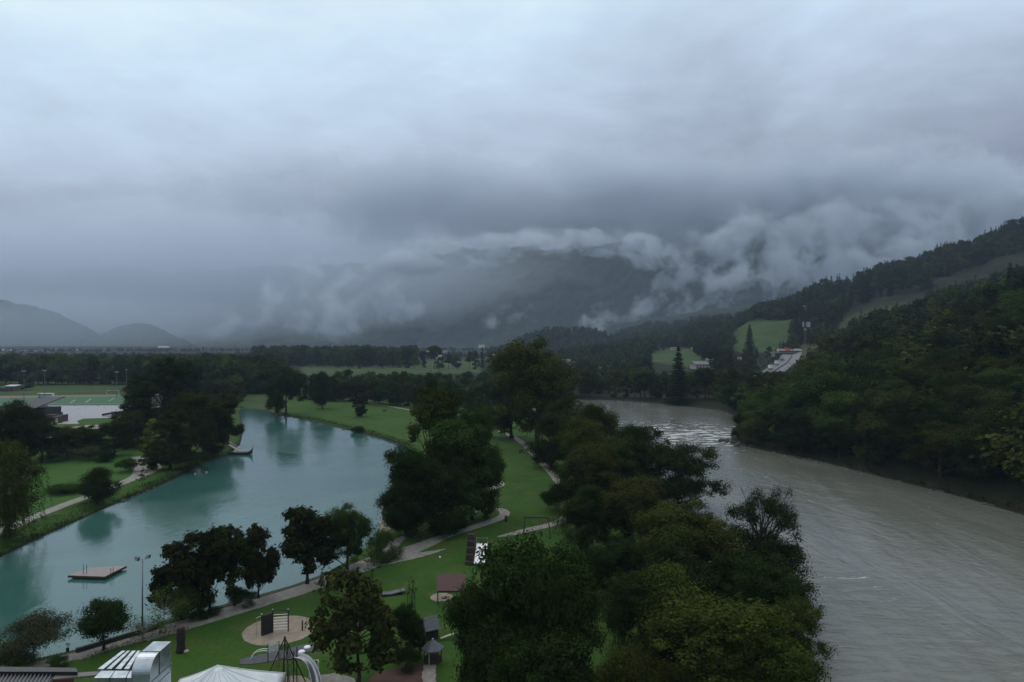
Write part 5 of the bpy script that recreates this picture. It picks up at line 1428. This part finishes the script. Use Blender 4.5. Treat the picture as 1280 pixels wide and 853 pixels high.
def pole(px, by, ty, label, arm=2.2):
    b_ = on(px, by); h_ = (by - ty) * b_.y / F
    t_ = empty('floodlight_mast', b_, label, 'lamp post', 'floodlight masts at the sports ground')
    MB().tube([(0, 0, 0), (0, 0, h_)], .20, 8, .10).build('mast', mat('mast_dull', (.13, .14, .16), .7), t_)
    MB().box((0, 0, h_), (arm, .18, .18)).build('cross_arm', mat('mast_dull', (.13, .14, .16), .7), t_)
    for x in (-arm * .36, 0, arm * .36): MB().box((x, -.25, h_ + .35), (.6, .35, .55)).build('lamp_head', mat('lamp_pale', (.26, .28, .30), .5), t_)
pole(30, 507, 465, 'floodlight mast left of the grandstand roof'); pole(56, 499, 464, 'floodlight mast above the white dugout')
pole(146, 497, 466, 'floodlight mast by the goal'); pole(158, 494, 463, 'thin floodlight mast nearest the tall lake point trees', .8)
def goal(px, by, w_, h_, label, rz=0):
    b_ = on(px, by); t_ = empty('football_goal', b_, label, 'goal', rz=rz)
    MB().tube([(-w_ / 2, 0, 0), (-w_ / 2, 0, h_), (w_ / 2, 0, h_), (w_ / 2, 0, 0)], .09, 6).build('frame', WHITEP, t_)
    MB().tube([(-w_ / 2, 0, h_), (-w_ / 2, 1.6, 0), (w_ / 2, 1.6, 0), (w_ / 2, 0, h_)], .04, 5).build('net_stay', GREYP, t_)
goal(141, 494.5, 7.3, 2.9, 'white football goal on the grass beyond the green pitch')
b_ = on(57, 497.5); t_ = empty('dugout', b_, 'white team dugout at the far edge of the green pitch', 'dugout')
MB().box((0, 1.2, 1.2), (8.5, .2, 2.4)).build('back_panel', WHITEP, t_); MB().box((0, .3, 2.45), (8.5, 2.2, .15)).build('roof', WHITEP, t_)
for x in (-4.2, 4.2): MB().box((x, .3, 1.2), (.12, 1.9, 2.35)).build('side_panel', WHITEP, t_)
MB().box((0, .6, .45), (8, .5, .1)).build('bench', GREYP, t_)
b_ = on(46, 526); t_ = empty('grandstand', b_, 'grandstand with dark grey sloping roof beside the paved yard', 'grandstand'); kk = b_.y / F
MB().sheet([(-8.5, -3.0, 4.6), (1.5, -3.0, 5.2), (6.0, 9.0, 9.0), (-4.0, 9.0, 8.6)], .35).build('roof', mat('grandstand_roof', (.045, .05, .06), .8), t_)
MB().prism([(-7.0, -2.0), (2.2, -2.0), (5.6, 8), (-4, 8)], 0, 2.6).build('base', mat('red_brown_render', (.06, .03, .028), .8), t_)
MB().prism([(-5.5, 1.0), (3.0, 1.0), (5.2, 7.5), (-4, 7.5)], 2.6, 5.2).build('seating', mat('dark_seats', (.03, .028, .035), .8), t_)
for x, y in ((-7, -2.6), (-3, -2.6), (1.0, -2.6), (4, 5)): MB().box((x, y, 2.4), (.25, .25, 4.8)).build('post', STEELD, t_)
for i, (x, y, w_, c_, lb) in enumerate(((68, 527, 5, (.05, .045, .05), 'dark low kiosk beside the grandstand'), (76.5, 527, 4, (.09, .03, .035), 'dark red container on the paved yard'), (72, 529, 2.5, (.07, .055, .03), 'brown crate stack between kiosk and red container'))):
    b_ = on(x, y); t_ = empty(('kiosk', 'container', 'crate')[i], b_, lb, ('kiosk', 'container', 'crate')[i])
    MB().box((0, 0, 1.3), (w_, 2.6, 2.6)).build('body', mat('kiosk_%d' % i, c_, .7), t_); MB().box((0, 0, 2.68), (w_ + .3, 2.9, .16)).build('lid' if i == 2 else 'roof', STEELD, t_)
    MB().box((w_ * .2, -1.32, 1.05), (.9, .05, 2.0)).build('door', GREYP, t_)
# skate ramps
for i, (x, y) in enumerate(((128, 521), (146, 520))):
    b_ = on(x, y); t_ = empty('skate_ramp', b_, ('long grey skate ramp on the paved yard, left', 'long grey skate ramp on the paved yard, beside the trees')[i], 'skate ramp', 'skate ramps')
    dk = Vector((6 + i * 3, 38, 0)); s_ = Vector((3.2, 0, 0))
    MB().sheet([Vector((0, 0, .2)), s_ * 1.3 + Vector((0, 0, .2)), s_ * 1.3 + dk + Vector((0, 0, .8)), dk + Vector((0, 0, .8))], .15).build('deck', CONC, t_)
    MB().beam(Vector((-.1, 0, .7)), dk + Vector((-.1, 0, 1.2)), .25, .9).build('edge_wall', STEELD, t_)
b_ = on(164, 510); t_ = empty('spectator_stand', b_, 'grey stepped metal stand beside the pitch corner', 'stand')
for k in range(5): MB().box((k * .5, k * 4.0, .8 + k * 1.1), (5.5, 4.2, .25)).build('step', GREYP, t_)
for x, y, h_ in ((-2.4, 0, 1.5), (2.4, 0, 1.5), (-1.4, 8, 4), (3.4, 8, 4), (-.4, 16, 6.2), (4.4, 16, 6.2)): MB().box((x, y, h_ / 2), (.2, .2, h_)).build('post', STEELD, t_)
MB().beam((-2.6, 0, 2), (-.6, 17, 7), .1, 1.0).build('railing', WHITEP, t_)
def car(px, py, rz, col, label, van=False, at_p=None, name=None, cat=None):
    b_ = at_p if at_p is not None else on(px, py)
    t_ = empty(name or ('parked_van' if van else 'parked_car'), b_, label, cat or ('van' if van else 'car'), rz=rz)
    pm = mat('car_paint_%s' % '_'.join(str(int(c * 100)) for c in col), col, .25, .1, .03)
    l, w_, h_ = (5.2, 2.0, 2.3) if van else (4.4, 1.8, 1.45)
    body = [(-l / 2, .35), (l / 2, .35), (l / 2, .85), (l * .28, .98), (l * .12, h_), (-l * .42, h_), (-l / 2, 1.0)] if not van else [(-l / 2, .35), (l / 2, .35), (l / 2, 1.0), (l * .38, 1.3), (l * .27, h_), (-l / 2, h_)]
    n = len(body); mm_ = MB(); mm_.add([(x, -w_ / 2, z_) for x, z_ in body] + [(x, w_ / 2, z_) for x, z_ in body], [tuple(range(n)), tuple(range(n, 2 * n))[::-1]] + [(i, n + i, n + (i + 1) % n, (i + 1) % n) for i in range(n)])
    bo = mm_.build('body', pm, t_, bevel=.08)
    GL = mat('car_glass', (.02, .025, .03), .1)
    for s_ in (-1, 1): MB().box((-l * .12, s_ * (w_ / 2 + .005), h_ - .38), (l * .42, .02, .36)).build('side_window', GL, t_)
    MB().beam((l * .20 + .03, 0, h_ - .45), (l * .20 - .03, 0, h_ - .44), w_ * .8, .4).build('windscreen', GL, t_)
    for x in (-l * .3, l * .32):
        for s_ in (-1, 1): MB().tube([(x, s_ * (w_ / 2 - .2), .33), (x, s_ * (w_ / 2 + .02), .33)], .33, 14).build('wheel', STEELD, t_)
car(4, 489.5, 0, (.05, .06, .075), 'dark van parked at the left edge beyond the pitch', True)
car(63, 549, .3, (.6, .62, .64), 'white car parked behind the dark trees at the sand pits')
b_ = on(16, 489); t_ = empty('shed', b_, 'brown shed behind the pitch, right of the dark van', 'shed')
MB().box((0, 0, 1.6), (7, 5, 3.2)).build('wall', mat('brown_shed', (.09, .065, .055), .8), t_); MB().sheet([(-3.8, -2.8, 3.2), (3.8, -2.8, 3.2), (3.8, 2.8, 3.9), (-3.8, 2.8, 3.9)], .15).build('roof', GREYP, t_); MB().box((1, -2.52, 1.1), (1.2, .06, 2.1)).build('door', STEELD, t_)
sh = tree('shrub', 34, 488, 481, 16, 'spruce', 'clipped dark green hedge block behind the pitch', cat='hedge', name='hedge', base=on(34, 488))

# houses across the valley -----------------------------------------------------------------------
def house(px, py, wpx, hpx, rz, wall, roof, label, dep=.8, name='house', cat='house', low=False, fl=2, base=None, group=None):
    b_ = on(px, py) if base is None else base
    k = b_.y / F; w_, h_ = wpx * k, hpx * k; d = w_ * dep; rh = h_ * (.4 if not low else .12); wh = h_ - rh
    t_ = empty(name, b_ - Vector((0, 0, .5)), label, cat, group, rz)
    wm = mat('wall_%s' % '_'.join(str(int(c * 100)) for c in wall), wall, .85); rm_ = mat('roof_%s' % '_'.join(str(int(c * 100)) for c in roof), roof, .6)
    MB().box((0, 0, (wh + .5) / 2), (w_, d, wh + .5)).build('wall', wm, t_)
    o_ = w_ * .06
    mm_ = MB(); mm_.add([(-w_ / 2 - o_, -d / 2 - o_, wh + .42), (w_ / 2 + o_, -d / 2 - o_, wh + .42), (w_ / 2 + o_, d / 2 + o_, wh + .42), (-w_ / 2 - o_, d / 2 + o_, wh + .42), (-w_ / 2 - o_, 0, wh + rh + .5), (w_ / 2 + o_, 0, wh + rh + .5)],
                        [(0, 3, 2, 1), (0, 1, 5, 4), (2, 3, 4, 5), (0, 4, 3), (1, 2, 5)]); mm_.build('roof', rm_, t_)
    nw = max(2, min(7, int(w_ / 3)))
    GL = mat('dark_window', (.03, .035, .045), .15)
    for f_ in range(fl):
        for i in range(nw): MB().box((-w_ / 2 + (i + .5) * w_ / nw, -d / 2 - .02, .5 + (f_ + .55) * wh / fl), (min(1.3, w_ / nw * .5), .06, min(1.4, wh / fl * .5))).build('window', GL, t_)
    return t_
WH, CRM, PINK = (.62, .63, .64), (.55, .47, .36), (.45, .34, .30); RR, GR, BR = (.16, .045, .035), (.10, .105, .12), (.07, .045, .038)
HS = [(712, 459, 17, 10, .1, PINK, BR, 'pale pink house with layered balconies right of the huge round tree', .7, 3), (700, 455, 12, 9, -.2, (.3, .25, .24), BR, 'brown roofed house behind the pale pink house', .8, 2),
      (622, 450, 15, 7, .1, (.5, .48, .47), RR, 'house with long red roof left of the huge round tree', .6, 2), (600, 447, 11, 6, -.1, (.3, .28, .28), BR, 'brown roofed house left of the long red roof', .7, 2), (612, 452, 8, 5, .2, (.28, .2, .18), RR, 'small red barn below the long red roof', .8, 1),
      (538, 440, 7, 6, .1, WH, GR, 'white gabled house topmost beyond the distant fields', .8, 2), (557, 444, 6, 6, -.2, WH, BR, 'white house between two hazy trees beyond the fields', .8, 2), (548, 449, 8, 5, .0, (.4, .4, .4), GR, 'grey house at the upper edge of the pale field', .8, 1), (528, 446, 6, 4, .2, (.5, .5, .5), GR, 'pale low house left of the white gabled house', .8, 1), (602, 435, 7, 4, .1, WH, GR, 'far white house behind the red roofs', .8, 1),
      (874, 461, 17, 9, .15, (.30, .30, .29), GR, 'grey roofed farmhouse among riverbank trees below the green field', 1.0, 2), (893, 457, 20, 9, .1, (.3, .28, .27), GR, 'long grey barn behind the grey roofed farmhouse', .6, 1), (921, 452, 13, 10, 1.3, CRM, BR, 'cream gabled house left of the lorry road', .9, 2),
      (974, 394, 11, 6, .1, WH, BR, 'white farmhouse highest on the green hill meadow', .6, 1), (1003, 389, 15, 7, -.1, (.24, .22, .2), BR, 'dark wooden farm right of the white hill farmhouse', .6, 2),
      (822, 437, 8, 4, .1, (.6, .6, .6), GR, 'white low house at the left end of the field edge row', .7, 1), (845, 437, 13, 3, .0, (.5, .5, .5), BR, 'long low white stable at the field edge', .4, 1), (868, 436, 7, 3, .1, (.6, .6, .6), GR, 'small white hut right of the long stable', .6, 1), (886, 436, 7, 3, .1, (.55, .55, .55), GR, 'small white hut at the right end of the field edge row', .6, 1),
      (765, 431, 8, 4, .2, WH, BR, 'far white house below the wooded bump, right side', .8, 1), (757, 430, 5, 3, -.2, WH, GR, 'tiny far white house left of its neighbour below the wooded bump', .8, 1), (752, 464, 6, 5, .3, (.45, .45, .45), GR, 'small grey house hidden in trees across the river bend', .8, 1)]
for px, py, w_, h_, rz, wc, rc, lb, dp, fl in HS: house(px, py, w_, h_, rz, wc, rc, lb, dp, fl=fl)
for px, py, w_, h_, lb in ((8, 440.5, 16, 3.4, 'long white industrial hall farthest left in the valley'), (42, 441, 30, 3.4, 'longest white industrial hall in the far valley'), (75, 439, 14, 2.6, 'pale hall left of the twin of far halls'), (96, 440, 15, 2.8, 'white hall at the right end of the far halls'), (205, 437.5, 12, 4.5, 'pale blocks of far houses right of the wooded domes'),
                           (62, 433.5, 12, 2.2, 'small white hall at the foot of the left dome')):
    house(px, py, w_, h_, .02, (.62, .65, .70), (.42, .45, .5), lb, .5, 'industrial_hall', 'hall', True, 1, base=at(px, py))

# road with lorries, bridge band and mast ---------------------------------------------------------
road = [on(*p) for p in ((950, 462), (962, 456), (978, 449), (990, 444.5), (1002, 441))]
V = []; Fq = []
P = smooth_line([Vector(((u - 640) / F * y, y, 0)) for u, y in ((955, 505), (968, 545), (980, 590), (986, 630), (990, 668))], 8)
for i, p in enumerate(P):
    d = (P[min(i + 1, len(P) - 1)] - P[max(i - 1, 0)]).normalized(); s_ = Vector((-d.y, d.x, 0))
    zc = gz(p.x, p.y) + .6
    for k in range(7): q = p + s_ * 18 * (k / 6 - .5); V.append((q.x, q.y, max(zc, gz(q.x, q.y) + .3)))
for i in range(len(P) - 1):
    for k in range(6): Fq.append((i * 7 + k + 1, i * 7 + k, i * 7 + 7 + k, i * 7 + 8 + k))
tag(link('road', quad_mesh('road', V, Fq, [ASPH], smooth=True)), kind='structure')
mm_ = MB()
for i in range(len(P) - 1): mm_.beam(P[i] + Vector((0, 0, max(gz(P[i].x, P[i].y) + 1.0, 0))), P[i + 1] + Vector((0, 0, max(gz(P[i + 1].x, P[i + 1].y) + 1.0, 0))), .5, .9)
tag(mm_.build('central_barrier', mat('barrier_dark', (.06, .06, .065), .7)), 'dark barrier along the middle of the lorry road', 'barrier')
def lorry(i, side, col, label, L_=9.0):
    p = P[i]; d = (P[i + 1] - P[i]).normalized(); s_ = Vector((-d.y, d.x, 0)); q = p + s_ * side
    t_ = empty('lorry', (q.x, q.y, gz(p.x, p.y) + .65), label, 'lorry', rz=math.atan2(d.y, d.x))
    MB().box((-1.2, 0, 2.2), (L_ * .75, 2.5, 2.7)).build('cargo_box', mat('box_%s' % '_'.join(str(int(c * 100)) for c in col), col, .4), t_)
    cb = MB().box((L_ * .75 / 2 - .2 + .9, 0, 1.7), (1.9, 2.4, 2.3)).build('cab', WHITEP, t_, bevel=.1)
    MB().box((L_ * .75 / 2 + 1.67, 0, 2.2), (.04, 2.0, .8)).build('windscreen', mat('car_glass', (.02, .025, .03), .1), cb)
    MB().box((0, 0, .75), (L_, 2.2, .25)).build('chassis', STEELD, t_)
    for x in (-L_ * .38, -L_ * .24, L_ * .36):
        for sd_ in (-1, 1): MB().tube([(x, sd_ * .9, .5), (x, sd_ * 1.22, .5)], .5, 12).build('wheel', STEELD, t_)
lorry(10, 5, (.66, .68, .70), 'white lorry nearest on the wet road'); lorry(16, 6, (.60, .62, .66), 'second white lorry on the wet road behind the nearest'); lorry(24, 6, (.35, .36, .4), 'grey lorry farther up the wet road')
b_ = Vector(((990 - 640) / F * 682, 682, 0)); b_.z = gz(b_.x, b_.y) + 1.2
t_ = empty('road_bridge', b_, 'bridge with dark red parapet crossing the far end of the road', 'bridge')
MB().box((0, 0, 0), (42, 7, 1.0)).build('deck', mat('bridge_concrete', (.25, .25, .25), .8), t_); MB().box((3, -3.6, 1.0), (34, .3, 1.4)).build('parapet', mat('red_parapet', (.13, .03, .025), .7), t_)
for x in (-19, 19): MB().box((x, 0, -3.5), (1.6, 6, 7)).build('pier', mat('bridge_concrete', (.25, .25, .25), .8), t_)
for i, (x, c_, lb) in enumerate(((-4, (.55, .12, .08), 'red lorry on the far bridge'), (5, (.6, .6, .6), 'pale lorry on the far bridge'), (-12, (.5, .42, .4), 'pinkish van on the far bridge'))):
    t_ = empty('lorry' if i < 2 else 'van', b_ + Vector((x, 0, .5)), lb, 'lorry' if i < 2 else 'van')
    MB().box((0, 0, 1.8), (5.5, 2.4, 2.6)).build('cargo_box', mat('far_box_%d' % i, c_, .5), t_); MB().box((3.6, 0, 1.4), (1.5, 2.3, 2.0)).build('cab', WHITEP, t_)
    for xx in (-1.8, 3.4):
        for sd_ in (-1, 1): MB().tube([(xx, sd_ * .8, .45), (xx, sd_ * 1.15, .45)], .45, 10).build('wheel', STEELD, t_)
b_ = Vector(((1006.5 - 640) / F * 400, 400, 0)); b_.z = gz(b_.x, b_.y)
hm = HC + (YH - 403) * 400 / F - b_.z
t_ = empty('radio_mast', b_, 'slender lattice radio mast with white antenna boxes on the wooded slope', 'mast')
mm_ = MB()
LG = [Vector((math.cos(a), math.sin(a), 0)) for a in (0.3, 2.4, 4.5)]
for g_ in LG: mm_.tube([g_ * 1.1, g_ * .45 + Vector((0, 0, hm))], .07, 5)
nz = 16
for i in range(nz):
    for j in range(3):
        q0, q1 = i / nz, (i + 1) / nz; a_ = LG[j] * (1.1 - .65 * q0) + Vector((0, 0, hm * q0)); c_ = LG[(j + 1) % 3] * (1.1 - .65 * q1) + Vector((0, 0, hm * q1)); mm_.tube([a_, c_], .035, 4)
mm_.build('lattice', mat('mast_steel', (.12, .13, .14), .6), t_)
MB().box((1.7, -.5, hm - 1.3), (2.0, .7, 3.0)).build('antenna', GREYP, t_); MB().box((-1.3, -.4, hm - 1.2), (.6, .5, 3.2)).build('antenna', GREYP, t_); MB().box((.1, .3, hm - 4.2), (1.2, 1.0, .9)).build('equipment_box', GREYP, t_)
MB().tube([(-2, 0, hm - 1.4), (2.6, 0, hm - 1.4)], .06, 5).build('cross_arm', GREYP, t_)

# rough grass on the banks -----------------------------------------------------------------------
rb_ = np.random.RandomState(55)
def blades(name, lines, n, spread, h0, h1, col, label, zl=0.0):
    Pp = []; 
    for ln in lines:
        P = [np.array(at(x, y, zl)[:2]) for x, y in ln]; seg = [np.linalg.norm(P[i + 1] - P[i]) for i in range(len(P) - 1)]; tot = sum(seg)
        for _ in range(int(n * tot)):
            i = rb_.choice(len(seg), p=np.array(seg) / tot); q = P[i] + (P[i + 1] - P[i]) * rb_.uniform(); Pp.append(q + rb_.normal(0, spread, 2))
    Pp = np.array(Pp); z = height(Pp[:, 0], Pp[:, 1]); k = (sdist(LAKE, Pp[:, 0], Pp[:, 1]) > .1) & (sdist(RIVER, Pp[:, 0], Pp[:, 1]) > .1); Pp, z = Pp[k], z[k]
    clump = np.clip(wob(Pp[:, 0], Pp[:, 1], 5, 8), -.8, 1) * .45 + .6
    m = len(Pp); h = rb_.uniform(h0, h1, m) * clump; a = rb_.uniform(0, 6.28, m); w = rb_.uniform(.018, .045, m)
    base = np.stack([Pp[:, 0], Pp[:, 1], z - .03], 1); sd_ = np.stack([np.cos(a) * w, np.sin(a) * w, 0 * a], 1); tip = base + np.stack([rb_.normal(0, .25, m) * h, rb_.normal(0, .25, m) * h, h], 1)
    V = np.stack([base - sd_, base + sd_, tip + sd_ * .3, tip - sd_ * .3], 1).reshape(-1, 3)
    o = link(name, quad_mesh(name, V, np.arange(4 * m).reshape(m, 4), [lf], tint=np.repeat(np.clip(rb_.normal(.45, .22, m), 0, 1), 4)))
    o.color = (*col, 1); tag(o, label, 'grass', kind='stuff')
blades('bank_grass', [[(-20, 702), (60, 670), (140, 634), (190, 614), (222, 599), (246, 586), (280, 571)]], 190, 1.7, .25, .85, (.026, .046, .012), 'rough grass along the left lake shore', LAKE_Z)
blades('bank_grass', [[(300, 511), (342, 518), (390, 525), (450, 539), (500, 555), (512, 562)]], 60, 1.2, .3, .9, (.030, .044, .014), 'rough grass along the far lakeside meadow shore', LAKE_Z)
blades('bank_grass', [[(760, 690), (740, 720), (752, 760), (780, 800), (800, 850)], [(700, 650), (720, 680), (745, 720)], [(660, 555), (690, 582), (712, 610)]], 110, 1.2, .3, 1.0, (.022, .040, .010), 'tall grass at the edge of the river strip trees')
blades('bank_grass', [[(100, 822), (160, 806), (215, 791), (240, 785)], [(30, 822), (90, 806)], [(0, 672), (80, 640), (150, 613)]], 60, .8, .10, .34, (.036, .050, .014), 'rough grass beside the lakeside paths')
blades('bank_grass', [[(928, 556), (1010, 573), (1100, 596), (1200, 621), (1290, 646)]], 110, 1.6, .4, 1.3, (.022, .028, .010), 'rough grass and weeds on the right river bank', RIVER_Z)
